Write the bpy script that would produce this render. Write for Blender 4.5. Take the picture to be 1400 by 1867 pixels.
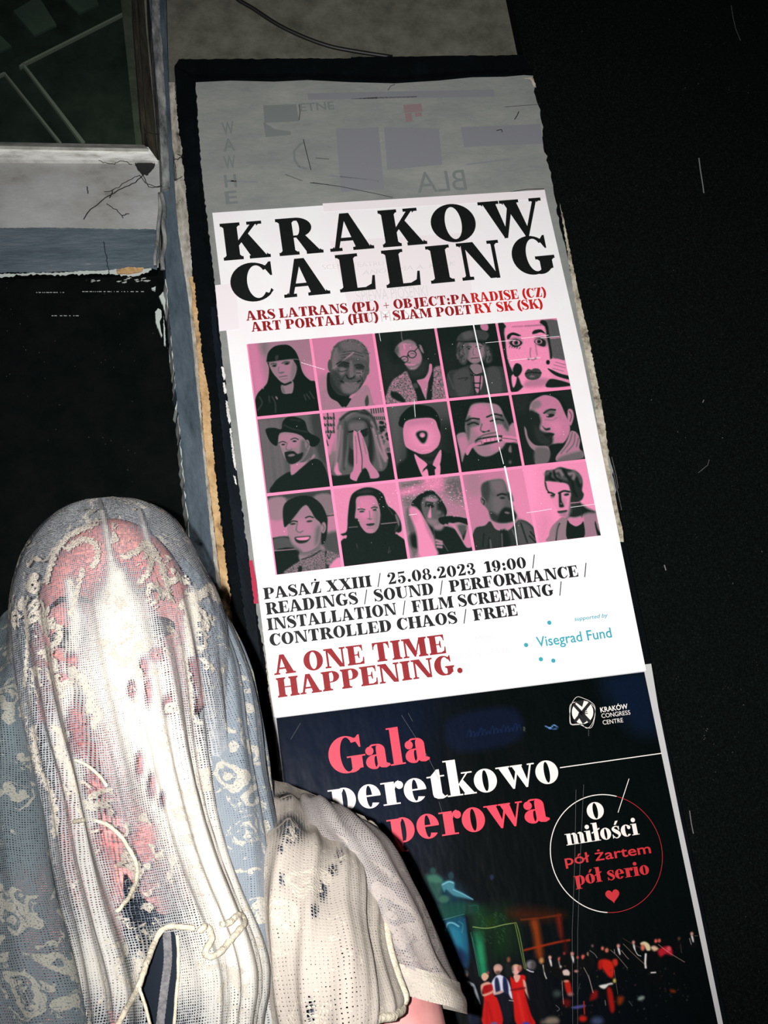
import bpy, bmesh, math, random
import numpy as np
from mathutils import Vector, Euler, noise as mnoise
from mathutils.geometry import delaunay_2d_cdt, tessellate_polygon

for _o in list(bpy.data.objects):
    bpy.data.objects.remove(_o)
scene = bpy.context.scene
COL = scene.collection
rnd = random.Random(23)

# ------------------------------------------------------------------ camera
FPX = 2450.0
CAM = Vector((-0.1036, -1.7231, 1.32))
EUL = Euler((1.8850, 0.1458, -0.1170), 'XYZ')
cd = bpy.data.cameras.new('camera')
cd.sensor_fit = 'VERTICAL'
cd.sensor_height = 36.0
cd.lens = FPX / 1867.0 * 36.0
cd.clip_start = 0.01
cam = bpy.data.objects.new('camera', cd)
COL.objects.link(cam)
cam.location = CAM
cam.rotation_euler = EUL
scene.camera = cam
RM = EUL.to_matrix()

# ------------------------------------------------------------------ light
world = bpy.data.worlds.new('night')
scene.world = world
world.use_nodes = True
world.node_tree.nodes['Background'].inputs[0].default_value = (0.6, 0.85, 0.8, 1)
world.node_tree.nodes['Background'].inputs[1].default_value = 0.004
FLASH_POWER = 182.0
FLASH_AIM = (815, 905)
ld = bpy.data.lights.new('camera_flash', 'SPOT')
ld.energy = FLASH_POWER
ld.color = (1.0, 0.985, 0.98)
ld.spot_size = math.radians(70)
ld.spot_blend = 1.0
ld.shadow_soft_size = 0.004
flash = bpy.data.objects.new('camera_flash', ld)
COL.objects.link(flash)
flash.location = CAM + RM @ Vector((-0.027, 0.006, 0.0))
_d = RM @ Vector(((FLASH_AIM[0] - 700) / FPX, (933.5 - FLASH_AIM[1]) / FPX, -1.0))
flash.rotation_euler = _d.to_track_quat('-Z', 'Y').to_euler()
vs = scene.view_settings
vs.view_transform = 'Standard'
vs.look = 'None'
vs.exposure = 0.0
vs.gamma = 1.0
vs.use_curve_mapping = False

# ------------------------------------------------------------------ helpers: points
def ray(x, y):
    return RM @ Vector(((x - 700) / FPX, (933.5 - y) / FPX, -1.0))
def P(x, y, Y=0.0):                      # point of the poster wall (plane Y = const)
    d = ray(x, y)
    return CAM + d * ((Y - CAM.y) / d.y)
S0 = P(330, 500, 0.0)
PHI = math.radians(5.9)
SN = Vector((-math.sin(PHI), math.cos(PHI), 0))
def PS(x, y, off=0.0):                   # point of the shopfront, which stands at a slight angle to the wall
    d = ray(x, y)
    return CAM + d * ((off - SN.dot(CAM - S0)) / SN.dot(d))
def PW(x, y, Y):
    return P(x, y, Y)

def srgb(r, g, b):
    f = lambda c: (c / 255 / 12.92) if c / 255 <= 0.04045 else ((c / 255 + 0.055) / 1.055) ** 2.4
    return (f(r), f(g), f(b), 1.0)

# ------------------------------------------------------------------ helpers: meshes
class MB:
    def __init__(s):
        s.v, s.f, s.m = [], [], []
    def face(s, pts, mi=0):
        n = len(s.v)
        s.v.extend([tuple(p) for p in pts])
        s.f.append(tuple(range(n, n + len(pts))))
        s.m.append(mi)
    def slab(s, front, back, mi=0, side=None):
        n = len(s.v); k = len(front)
        s.v.extend([tuple(p) for p in front]); s.v.extend([tuple(p) for p in back])
        if k <= 4:
            s.f.append(tuple(range(n, n + k))); s.m.append(mi)
            s.f.append(tuple(range(n + 2 * k - 1, n + k - 1, -1))); s.m.append(mi)
        else:
            for a, b_, c in tessellate_polygon([[Vector(p) for p in front]]):
                s.f.append((n + a, n + b_, n + c)); s.f.append((n + k + c, n + k + b_, n + k + a)); s.m += [mi, mi]
        for i in range(k):
            j = (i + 1) % k
            s.f.append((n + i, n + k + i, n + k + j, n + j)); s.m.append(mi if side is None else side)
    def tube(s, pts, r, seg=8, mi=0):
        pts = [Vector(p) for p in pts]; n0 = len(s.v); N = len(pts)
        rr = r if isinstance(r, (list, tuple)) else [r] * N
        for i, p in enumerate(pts):
            t = (pts[min(i + 1, N - 1)] - pts[max(i - 1, 0)]).normalized()
            a = t.cross(Vector((0.13, 0.97, 0.2))).normalized(); b = t.cross(a)
            for k in range(seg):
                q = 2 * math.pi * k / seg
                s.v.append(tuple(p + (a * math.cos(q) + b * math.sin(q)) * rr[i]))
        for i in range(N - 1):
            for k in range(seg):
                k2 = (k + 1) % seg
                s.f.append((n0 + i * seg + k, n0 + i * seg + k2, n0 + (i + 1) * seg + k2, n0 + (i + 1) * seg + k)); s.m.append(mi)
        s.f.append(tuple(n0 + k for k in reversed(range(seg)))); s.m.append(mi)
        s.f.append(tuple(n0 + (N - 1) * seg + k for k in range(seg))); s.m.append(mi)
    def build(s, name, mats, parent=None, smooth=False):
        me = bpy.data.meshes.new(name)
        me.from_pydata(s.v, [], s.f)
        for m in (mats if isinstance(mats, (list, tuple)) else [mats]):
            me.materials.append(m)
        me.polygons.foreach_set('material_index', s.m)
        if smooth:
            me.polygons.foreach_set('use_smooth', [True] * len(s.f))
        me.update()
        bm = bmesh.new(); bm.from_mesh(me)
        bmesh.ops.remove_doubles(bm, verts=bm.verts, dist=1e-7)
        bm.to_mesh(me); bm.free()
        return link(name, me, parent)
def link(name, me, parent=None):
    o = bpy.data.objects.new(name, me)
    COL.objects.link(o)
    if parent is not None:
        o.parent = parent
        o.matrix_parent_inverse = parent.matrix_world.inverted() if parent.type != 'EMPTY' else EMPTY_INV[parent.name]
    return o
EMPTY_INV = {}
def tag(o, label=None, cat=None, group=None, kind=None):
    for k, v in (('label', label), ('category', cat), ('group', group), ('kind', kind)):
        if v: o[k] = v
    return o
def thing(name, loc, label, cat, group=None):
    o = bpy.data.objects.new(name, None)
    COL.objects.link(o); o.location = loc
    from mathutils import Matrix
    EMPTY_INV[o.name] = Matrix.Translation(Vector(loc)).inverted()
    return tag(o, label, cat, group)

def catmull(pts, n=8, closed=False):
    pts = [np.array(p, float) for p in pts]; N = len(pts); out = []
    rng = range(N if closed else N - 1)
    for i in rng:
        if closed:
            a, b, c, d = pts[(i - 1) % N], pts[i], pts[(i + 1) % N], pts[(i + 2) % N]
        else:
            b, c = pts[i], pts[i + 1]
            a = pts[i - 1] if i > 0 else 2 * b - c
            d = pts[i + 2] if i + 2 < N else 2 * c - b
        for k in range(n):
            t = k / n
            out.append(0.5 * ((2 * b) + (c - a) * t + (2 * a - 5 * b + 4 * c - d) * t * t + (3 * b - a - 3 * c + d) * t ** 3))
    if not closed: out.append(pts[-1])
    return out
def jag(pts, amp, step, skip=()):
    amp *= .62; step *= .55
    out = []; N = len(pts)
    for i in range(N):
        a, b = pts[i], pts[(i + 1) % N]
        L = math.hypot(b[0] - a[0], b[1] - a[1]); k = max(1, int(L / step))
        if i in skip:
            out.append(a); continue
        nx, ny = -(b[1] - a[1]) / max(L, 1e-6), (b[0] - a[0]) / max(L, 1e-6)
        for j in range(k):
            t = j / k; e = rnd.gauss(0, amp) if j else 0
            out.append((a[0] + (b[0] - a[0]) * t + nx * e, a[1] + (b[1] - a[1]) * t + ny * e))
    return out
def rough(pts, amp, step=2.6, seed=None):
    # torn or chipped edge: fine steps along the line, noise of several lengths
    c = [tuple(p) for p in catmull(pts, 6)] if len(pts) > 2 else list(pts); out = []; s = rnd.uniform(0, 500)
    for (x0, y0), (x1, y1) in zip(c, c[1:]):
        L = math.hypot(x1 - x0, y1 - y0); k = max(1, int(L / step)); nx, ny = -(y1 - y0) / max(L, 1e-6), (x1 - x0) / max(L, 1e-6)
        for j in range(k):
            t = j / k; q = s + t * L
            e = amp * (.9 * mnoise.noise(Vector((q / 17, 3.1, 0))) + .7 * mnoise.noise(Vector((q / 5.5, 8.2, 0))) + .5 * mnoise.noise(Vector((q / 2.3, 1.7, 0))))
            out.append((x0 + (x1 - x0) * t + nx * e, y0 + (y1 - y0) * t + ny * e))
        s += L
    out.append(c[-1]); return out
def Ls(s):
    q = [float(t) for t in s.replace(',', ' ').split()]
    return list(zip(q[0::2], q[1::2]))

# ------------------------------------------------------------------ helpers: materials
def mat(name, col, rough=0.6, spec=0.4):
    m = bpy.data.materials.new(name); m.use_nodes = True
    b = m.node_tree.nodes['Principled BSDF']
    b.inputs['Base Color'].default_value = col
    b.inputs['Roughness'].default_value = rough
    b.inputs['Specular IOR Level'].default_value = spec
    return m
class N:
    def __init__(s, m): s.m, s.t = m, m.node_tree
    def new(s, typ, **k):
        n = s.t.nodes.new(typ)
        for a, b in k.items():
            if a.startswith('i_'):
                n.inputs[int(a[2:])].default_value = b
            else: setattr(n, a, b)
        return n
    def ln(s, a, b): s.t.links.new(a, b)
    def bsdf(s): return s.t.nodes['Principled BSDF']
    def math(s, op, a, b=None, clamp=False):
        n = s.t.nodes.new('ShaderNodeMath'); n.operation = op; n.use_clamp = clamp
        for i, v in enumerate((a, b)):
            if v is None: continue
            if hasattr(v, 'is_output'): s.ln(v, n.inputs[i])
            else: n.inputs[i].default_value = v
        return n.outputs[0]
    def ramp(s, fac, stops):
        n = s.t.nodes.new('ShaderNodeValToRGB'); e = n.color_ramp.elements
        e[0].position, e[0].color = stops[0]; e[1].position, e[1].color = stops[-1]
        for p, c in stops[1:-1]:
            q = e.new(p); q.color = c
        s.ln(fac, n.inputs[0]); return n.outputs[0]
    def noise(s, scale, detail=4, rough=0.6, vec=None, dist=0.0):
        n = s.t.nodes.new('ShaderNodeTexNoise')
        n.inputs['Scale'].default_value = scale; n.inputs['Detail'].default_value = detail
        n.inputs['Roughness'].default_value = rough; n.inputs['Distortion'].default_value = dist
        if vec is not None: s.ln(vec, n.inputs['Vector'])
        return n.outputs['Fac']
    def pos(s): return s.t.nodes.new('ShaderNodeNewGeometry').outputs['Position']
    def scalev(s, v, sc):
        n = s.t.nodes.new('ShaderNodeMapping'); n.inputs['Scale'].default_value = sc; s.ln(v, n.inputs[0]); return n.outputs[0]
    def bump(s, h, strength=0.3, dist=0.002):
        n = s.t.nodes.new('ShaderNodeBump'); n.inputs['Strength'].default_value = strength
        n.inputs['Distance'].default_value = dist; s.ln(h, n.inputs['Height'])
        return n.outputs[0]
def noisy(name, stops, scale=20, rough=0.7, bump=0.3, bscale=60, stretch=(1, 1, 1), detail=6, spec=0.3, bdist=0.002):
    m = mat(name, (1, 1, 1, 1), rough, spec); n = N(m)
    v = n.scalev(n.pos(), stretch)
    n.ln(n.ramp(n.noise(scale, detail, 0.65, v), stops), n.bsdf().inputs['Base Color'])
    if bump: n.ln(n.bump(n.noise(bscale, 5, 0.6, v), bump, bdist), n.bsdf().inputs['Normal'])
    return m
def g(v, t=(1, 1, 1)): return (v * t[0], v * t[1], v * t[2], 1)

# ------------------------------------------------------------------ materials of the place
M = {}
M['black_wall'] = m = mat('black_wall_paint', g(.004), .85, .04)
n = N(m); p_ = n.pos()
vor = n.new('ShaderNodeTexVoronoi'); vor.inputs['Scale'].default_value = 230; n.ln(p_, vor.inputs['Vector'])
spk = n.math('LESS_THAN', vor.outputs['Distance'], 0.11)
sep = n.math('GREATER_THAN', n.noise(37, 3, .5, p_), 0.62)
spk2 = n.math('MULTIPLY', spk, sep)
fine = n.ramp(n.noise(420, 2, .5, p_), [(0.3, g(.0016, (.7, 1.1, 1))), (0.62, g(.0042, (.7, 1.15, 1.05))), (0.8, g(.011, (.85, 1.1, 1.0)))])
mx = n.new('ShaderNodeMix', data_type='RGBA'); n.ln(spk2, mx.inputs[0]); n.ln(fine, mx.inputs[6]); mx.inputs[7].default_value = g(.05)
n.ln(mx.outputs[2], n.bsdf().inputs['Base Color'])
n.ln(n.bump(n.noise(300, 3, .6, p_), .35, .001), n.bsdf().inputs['Normal'])
M['dust'] = mat('scratch_in_black_paint', g(.16), .8)
M['plaster'] = noisy('olive_grey_plaster', [(0.25, (.048, .05, .038, 1)), (0.5, (.10, .10, .078, 1)), (0.75, (.15, .148, .12, 1))], 26, .9, .5, 110)
M['frame_black'] = noisy('black_painted_board', [(0.3, (.001, .002, .0024, 1)), (0.55, (.0018, .0032, .004, 1)), (0.8, (.004, .0056, .007, 1))], 30, .7, .25, 160, spec=.05)
M['rail_black'] = noisy('worn_navy_black_paint', [(0.3, (.002, .004, .006, 1)), (0.6, (.005, .009, .014, 1)), (0.73, (.012, .017, .024, 1)), (0.78, (.10, .11, .11, 1))], 24, .6, .4, 120, (3, 3, .7), spec=.1)
M['old_paper'] = m = noisy('grey_overpainted_paper', [(0.2, (.155, .175, .162, 1)), (0.5, (.228, .24, .225, 1)), (0.8, (.31, .31, .29, 1))], 9, .85, .35, 70, (1, 1, 2.2), 8)
M['old_ghost'] = mat('show_through_print', (.160, .182, .174, 1), .9)
M['old_ghost_red'] = mat('show_through_red_print', (.235, .165, .17, 1), .9)
M['old_ghost_pale'] = mat('show_through_violet_print', (.195, .20, .218, 1), .9)
M['crack'] = mat('paper_crack', g(.012), .9)
M['torn_edge'] = noisy('torn_cream_paper_edge', [(0.3, (.10, .085, .06, 1)), (0.5, (.42, .37, .28, 1)), (0.75, (.68, .64, .55, 1))], 80, .9, .4, 200)
M['blue_paint'] = noisy('blue_grey_gloss_paint', [(0.3, (.028, .042, .053, 1)), (0.5, (.058, .080, .099, 1)), (0.68, (.085, .11, .132, 1)), (0.8, (.21, .23, .235, 1))], 22, .5, .5, 95, (3, 3, .8), 8, .35)
M['blue_beam'] = noisy('blue_grey_beam_paint', [(0.25, (.034, .05, .062, 1)), (0.5, (.072, .098, .118, 1)), (0.68, (.105, .13, .15, 1)), (0.8, (.26, .275, .275, 1))], 22, .5, .6, 80, (.6, .6, 3.2), 8, .35)
M['white_paint'] = noisy('dirty_white_paint', [(0.2, (.09, .088, .072, 1)), (0.4, (.265, .265, .252, 1)), (0.6, (.33, .335, .33, 1)), (0.8, (.41, .405, .385, 1))], 11, .6, .35, 60, (1, 1, 1.6), 8)
M['cream_paint'] = noisy('chipped_cream_paint', [(0.3, (.05, .045, .035, 1)), (0.42, (.25, .23, .19, 1)), (0.6, (.42, .40, .345, 1)), (0.8, (.55, .53, .47, 1))], 45, .7, .6, 120, (2, 2, .8), 8)
M['foam'] = noisy('orange_filler_foam', [(0.25, (.08, .045, .02, 1)), (0.42, (.44, .27, .12, 1)), (0.6, (.60, .40, .20, 1)), (0.8, (.70, .55, .36, 1))], 55, .9, .9, 140, (1, 1, .7), 8, .3, .004)
M['chip'] = mat('bare_paint_chip', (.42, .46, .43, 1), .7)
M['door_black'] = m = mat('black_door_paint', g(.003), .7, .03)
n = N(m); p_ = n.pos()
v1 = n.new('ShaderNodeTexVoronoi'); v1.inputs['Scale'].default_value = 170; n.ln(n.scalev(p_, (1, 1, .55)), v1.inputs['Vector'])
sp = n.math('MULTIPLY', n.math('LESS_THAN', v1.outputs['Distance'], .085), n.math('GREATER_THAN', n.noise(22, 3, .5, p_), .57))
cc = n.ramp(n.noise(18, 6, .7, p_), [(0.35, (.0010, .0022, .002, 1)), (0.75, (.004, .0052, .0048, 1))])
mx = n.new('ShaderNodeMix', data_type='RGBA'); n.ln(sp, mx.inputs[0]); n.ln(cc, mx.inputs[6]); mx.inputs[7].default_value = g(.045)
n.ln(mx.outputs[2], n.bsdf().inputs['Base Color'])
M['metal'] = m = mat('tarnished_steel_strip', g(.42), .38, .5)
m.node_tree.nodes['Principled BSDF'].inputs['Metallic'].default_value = .75
n = N(m); n.ln(n.ramp(n.noise(30, 6, .6, n.scalev(n.pos(), (1, 1, 5))), [(0.3, (.22, .22, .20, 1)), (0.6, (.52, .52, .49, 1))]), n.bsdf().inputs['Base Color'])
M['steel_paint'] = noisy('silver_painted_sill', [(0.3, (.36, .35, .31, 1)), (0.5, (.70, .70, .66, 1)), (0.75, (.85, .85, .81, 1))], 24, .4, .2, 80, (1, 1, 4))
M['brass'] = noisy('dull_brown_metal', [(0.3, (.008, .009, .008, 1)), (0.55, (.028, .025, .018, 1)), (0.78, (.075, .055, .028, 1))], 30, .5, .3, 80, (3, 3, .5))
M['old_pipe'] = noisy('flaking_grey_paint', [(0.3, (.015, .018, .018, 1)), (0.45, (.11, .115, .115, 1)), (0.6, (.25, .26, .25, 1)), (0.78, (.46, .44, .40, 1))], 30, .6, .6, 90, (2, 2, .7), 8)
M['panel_dark'] = noisy('dark_green_panel', [(0.3, (.010, .014, .012, 1)), (0.55, (.030, .037, .031, 1)), (0.8, (.055, .062, .052, 1))], 14, .6, .1, 60)
M['lattice'] = mat('thin_grey_moulding', (.26, .25, .225, 1), .6)
M['panel_pale'] = noisy('pale_green_pane_block', [(0.3, (.06, .075, .066, 1)), (0.7, (.10, .115, .10, 1))], 20, .6, .1)
M['rubber'] = mat('black_cable_sheath', (.006, .007, .006, 1), .5)
M['web'] = mat('dusty_cobweb', (.012, .012, .012, 1), .9)
M['red_paper'] = mat('red_paper', (.42, .012, .05, 1), .6)
M['ground'] = noisy('dark_paving', [(0.3, g(.02)), (0.7, g(.05))], 8, .9, .4)
m = bpy.data.materials.new('window_glass'); m.use_nodes = True; n = N(m)
m.node_tree.nodes.remove(n.bsdf())
gl = n.new('ShaderNodeBsdfGlossy'); gl.inputs['Roughness'].default_value = .08; gl.inputs['Color'].default_value = g(.9)
tr = n.new('ShaderNodeBsdfTransparent'); tr.inputs['Color'].default_value = (.82, .88, .84, 1)
fr = n.new('ShaderNodeFresnel'); fr.inputs['IOR'].default_value = 1.45
ms = n.new('ShaderNodeMixShader'); n.ln(fr.outputs[0], ms.inputs[0]); n.ln(tr.outputs[0], ms.inputs[1]); n.ln(gl.outputs[0], ms.inputs[2])
n.ln(ms.outputs[0], m.node_tree.nodes['Material Output'].inputs[0])
M['glass'] = m

def wslab(mb, pts, Y0, Y1, mi=0, side=None):       # slab parallel to the poster wall
    f_ = [P(x, y, Y0) for x, y in pts]
    mb.slab(f_, [Vector((p.x, Y1, p.z)) for p in f_], mi, side)
def sslab(mb, pts, o0, o1, mi=0, side=None):       # slab parallel to the shopfront
    f_ = [PS(x, y, o0) for x, y in pts]
    mb.slab(f_, [p + SN * (o1 - o0) for p in f_], mi, side)
def rect_world(mb, x0, x1, z0, z1, Y0, Y1, mi=0):
    f_ = [Vector((x, Y0, z)) for x, z in ((x0, z1), (x0, z0), (x1, z0), (x1, z1))]
    mb.slab(f_, [Vector((p.x, Y1, p.z)) for p in f_], mi)

# ------------------------------------------------------------------ setting
b = MB(); rect_world(b, -2.6, 2.6, -.06, 0, -2.6, .6)
b = MB(); f_ = [Vector(q) for q in ((-2.6, -2.6, 0), (2.6, -2.6, 0), (2.6, .4, 0), (-2.6, .4, 0))]
b.slab(f_, [q - Vector((0, 0, .08)) for q in f_]); tag(b.build('floor', M['ground']), kind='structure')
b = MB(); rect_world(b, -.10, .53, 0, 3.4, .032, .20); tag(b.build('wall_back', M['plaster']), kind='structure')
# black wall on the right with its scratches
xr = P(946, 60, .003).x
b = MB(); rect_world(b, xr, 2.4, 0, 3.4, .004, .20)
for pts, w in (('1274 288 1277 312 1281 336 1283 352', 1.0), ('1333 10 1336 30 1341 52 1350 74', .25), ('1115 833 1124 870 1127 890', .35), ('1130 915 1133 930', .35),
               ('1273 862 1290 848 1293 838', .3), ('1257 1478 1260 1500 1264 1520', .8), ('1211 1030 1214 1040', 1.0),
               ('1281 734 1283 729', .8), ('1118 860 1133 928', .4)):
    q = Ls(pts)
    for (x0, y0), (x1, y1) in zip(q, q[1:]):
        L = math.hypot(x1 - x0, y1 - y0); nx, ny = -(y1 - y0) / L * w, (x1 - x0) / L * w
        b.face([P(x, y, .0036) for x, y in ((x0 + nx, y0 + ny), (x0 - nx, y0 - ny), (x1 - nx, y1 - ny), (x1 + nx, y1 + ny))], 1)
for i in range(46):
    x, y = rnd.uniform(1180, 1400), rnd.uniform(0, 1867)
    if rnd.random() < .45: x, y = rnd.gauss(1270, 40), rnd.gauss(1350, 35)
    if x < 1010 + .2 * y: continue
    s_ = rnd.uniform(.25, .6); a = rnd.uniform(0, 3.1); k = rnd.uniform(1, 3.5)
    dx, dy = math.cos(a) * s_, math.sin(a) * s_
    b.face([P(x + q, y + r, .0036) for q, r in ((dx * k, dy * k), (-dy, dx), (-dx * k, -dy * k), (dy, -dx))], 1)
tag(b.build('wall_right', [M['black_wall'], M['dust']]), kind='structure')
# masonry behind the shopfront, left of the board
b = MB(); sslab(b, [(-900, -500), (322, -500), (322, 2600), (-900, 2600)], .16, .30); tag(b.build('wall_left', M['plaster']), kind='structure')

# upper window
w = tag(MB(), None) if False else None
b = MB()
sslab(b, [(-420, 255), (0, 262), (270, 268), (288, 293), (0, 291), (-420, 288)], -.012, .05, 0)
win = tag(b.build('window_1', M['steel_paint']), kind='structure')
b = MB(); sslab(b, [(-420, 250), (0, 259), (262, 264), (271, 271), (0, 266), (-420, 258)], -.020, .0, 0); b.build('sill_strip', M['metal'], win)
b = MB(); sslab(b, [(236, -300), (262, -300), (262, 0), (266, 60), (281, 215), (287, 292), (271, 269), (258, 200), (243, 0)], -.010, .05); 
sslab(b, [(241, -300), (244, -300), (246, 0), (264, 263), (260, 263), (240, 0)], -.018, -.009)
sslab(b, [(251, -300), (253, -300), (254, 0), (269, 240), (267, 240), (251, 0)], -.018, -.009)
b.build('window_frame', M['brass'], win)
b = MB(); sslab(b, [(-420, -300), (246, -300), (246, 0), (266, 266), (0, 263), (-420, 255)], .012, .015); b.build('pane', M['glass'], win)
b = MB(); sslab(b, [(-440, -310), (262, -310), (262, 0), (275, 275), (0, 270), (-440, 265)], .045, .06); b.build('inner_panel', M['panel_dark'], win)
b = MB()
def sstrip(b, x0, y0, x1, y1, w0, w1, o0, o1, mi=0):
    L = math.hypot(x1 - x0, y1 - y0); nx, ny = -(y1 - y0) / L, (x1 - x0) / L
    sslab(b, [(x0 + nx * w0, y0 + ny * w0), (x0 - nx * w0, y0 - ny * w0), (x1 - nx * w1, y1 - ny * w1), (x1 + nx * w1, y1 + ny * w1)], o0, o1, mi)
sstrip(b, 240, 16, 42, 116, 1.7, 1.9, .038, .046); sstrip(b, 42, 116, 153, 261, 2.0, 3.2, .038, .046)
sstrip(b, 8, 132, 111, 261, 1.4, 2.0, .038, .046); sstrip(b, 8, 132, -90, 180, 1.5, 1.5, .038, .046); sstrip(b, 42, 116, 36, 121, 2, 2, .038, .046)
b.build('lattice_moulding', M['lattice'], win)
b = MB()
for q in ('24 20 70 -8 103 45 62 64', '118 -2 172 -14 180 8 144 24', '-30 70 0 64 21 84 0 93', '-120 60 -60 30 -30 64 -90 96'):
    sslab(b, Ls(q), .040, .046)
b.build('pale_block', M['panel_pale'], win)

# transom beam
b = MB()
sslab(b, [(-420, 284), (0, 289), (290, 292), (292, 350), (289, 420), (289, 488), (0, 494), (-420, 494)], -.004, .10, 0, 1)
beam = tag(b.build('trim_1', [M['white_paint'], M['door_black']]), kind='structure')
b = MB()
lower = [(-420, 408)] + rough([(0, 416), (90, 415), (190, 417), (280, 418)], 1.4) + [(288, 420), (291, 455), (286, 492)] + \
        rough([(270, 489), (200, 493), (100, 496), (0, 497)], 3.0) + [(-420, 498)]
sslab(b, lower, -.007, -.004, 0, 1); b.build('blue_paint_band', [M['blue_beam'], M['door_black']], beam)
b = MB()
edge = rough([(0, 499), (100, 497), (200, 492), (276, 489)], 2.2)
edge = [(-420, 492)] + edge + rough([(276, 492), (262, 498), (238, 503), (180, 499), (120, 501), (60, 501), (0, 506)], 5.0) + [(-420, 503)]
sslab(b, edge, -.0085, -.006, 0, 1); b.build('chipped_lower_edge', [M['chip'], M['door_black']], beam)
b = MB()
sslab(b, jag(Ls('212 492 232 487 262 488 258 495 236 499 214 498'), .8, 6), -.0125, -.0105); b.build('orange_chip', M['foam'], beam)
b = MB()
for i in range(16):
    x = rnd.uniform(160, 272); y = 508 + rnd.uniform(-2, 7); s_ = rnd.uniform(.8, 2.2)
    sslab(b, jag([(x - s_ * 2.2, y), (x, y + s_ * .6), (x + s_ * 2.5, y - s_ * .5), (x, y - s_ * .5)], .5, 1.5), .0185, .02)
for x0, x1, y in ((66, 120, 532.5), (150, 262, 531), (94, 142, 575)):
    x = x0
    while x < x1:
        k = rnd.uniform(1, 6); sslab(b, [(x, y), (x + k, y + .1), (x + k, y + .55), (x, y + .5)], .0185, .02); x += k + rnd.uniform(1, 6)
b.build('paint_flakes', M['chip'], beam)

# black door below the beam
b = MB(); sslab(b, [(-420, 480), (330, 480), (400, 900), (470, 1500), (560, 2400), (-420, 2400)], .02, .07)
door = tag(b.build('door_1', M['door_black']), kind='structure')
b = MB()
for q in ('283 568 288 562 294 566 295 578 291 586 293 600 296 612 294 614 289 600 284 588', '290 540 297 532 303 540 305 560 302 575 297 556',
          '298 575 301 600 302 630 299 628', '276 525 284 522 283 530', '308 640 312 655 313 668 309 660', '318 690 323 705 320 714', '326 750 333 775 334 800 329 790'):
    sslab(b, jag(Ls(q), .5, 4), .016, .021)
b.build('bare_chip', M['chip'], door)

# door post between the door and the poster board
b = MB()
post_l = Ls('262 -300 272 0 283 120 291 230 296 330 298 420 303 500 311 600 319 690 329 800 340 920 352 1040 368 1200 390 1400 420 1700 450 2000')
post_r = Ls('440 2000 425 1750 412 1400 399 1150 389 1040 377 920 364 780 355 680 343 560 333 500 325 420 318 330 312 230 306 120 303 0 300 -300')
post_r = Ls('470 2000 445 1750 425 1400 406 1150 392 1040 379 920 366 780 356 680 345 560 335 490 325 420 318 330 312 230 306 120 303 0 300 -300')
lj = []
for (x0, y0), (x1, y1) in zip(post_l, post_l[1:]):
    k = max(1, int((y1 - y0) / 9))
    for j in range(k):
        t = j / k; lj.append((x0 + (x1 - x0) * t + (rnd.gauss(0, 1.1) if y0 > 420 else 0), y0 + (y1 - y0) * t))
sslab(b, lj + [post_l[-1]] + post_r, -.022, .09)
post = tag(b.build('trim_2', M['blue_paint']), kind='structure')
b = MB()   # thin pale line of bare primer along the door side of the post
a_ = [(x - rnd.uniform(.2, 3.4) * (rnd.random() < .75), y) for x, y in lj if y > 500]
c_ = [(x + 1.0, y) for x, y in lj if y > 500]
sslab(b, a_ + c_[::-1], -.019, .02); b.build('bare_primer_edge', M['chip'], post)
b = MB()
k0 = Ls('318 330 325 420 335 490 345 560 356 680 366 780 379 920 392 1040 406 1150 440 1500')
k1 = Ls('336 330 345 421 352 520 357 590 361 650 368 760 385 920 399 1040 414 1150 450 1500')
kk = lambda q, s: rough(q, s * 1.7)
sslab(b, kk(k0, .5) + kk(k1, 1.0)[::-1], -.024, .06); b.build('cream_side_strip', M['cream_paint'], post)
b = MB()
f0 = Ls('344 505 348 520 351 536 350 560 356 600 360 650 363 690 368 740 372 800 381 880 391 960 400 1040 413 1150 450 1500')
f1 = Ls('350 505 356 520 357 540 360 580 366 615 368 655 377 690 382 740 387 800 394 880 404 960 413 1040 427 1150 465 1500')
sslab(b, kk(f0, .9) + kk(f1, 2.2)[::-1], -.027, .05); b.build('orange_foam_strip', M['foam'], post)
# upper post: flaking mouldings and bead
b = MB()
sslab(b, kk(Ls('272 -300 276 0 280 90 289 200 294 300 296 340'), .5) + kk(Ls('290 -300 291 0 296 90 303 200 308 300 310 340'), .6)[::-1], -.034, .02)
b.build('flaking_moulding', M['old_pipe'], post)
b = MB()
sslab(b, kk(Ls('306 150 312 250 320 300 328 400'), 1.2) + kk(Ls('318 150 325 230 333 290 342 400'), 1.8)[::-1], -.012, .05)
b.build('plaster_edge', M['cream_paint'], post)
b = MB(); b.tube([PS(x, y, -.016) for x, y in catmull(Ls('291 352 292 380 289 410 287 440 282 470 283 484'), 6)], .0028)
b.tube([PS(x, y, -.026) for x, y in catmull(Ls('294 352 300 380 298 410 301 440 296 470 297 492'), 6)], .0034)
b.build('caulk_bead', M['old_pipe'], post, True)
b = MB()
sslab(b, jag(Ls('246 296 282 297 280 306 270 318 258 316 250 306'), 1.5, 5), -.0065, -.0035); b.build('dark_hole', M['crack'], beam)

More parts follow.
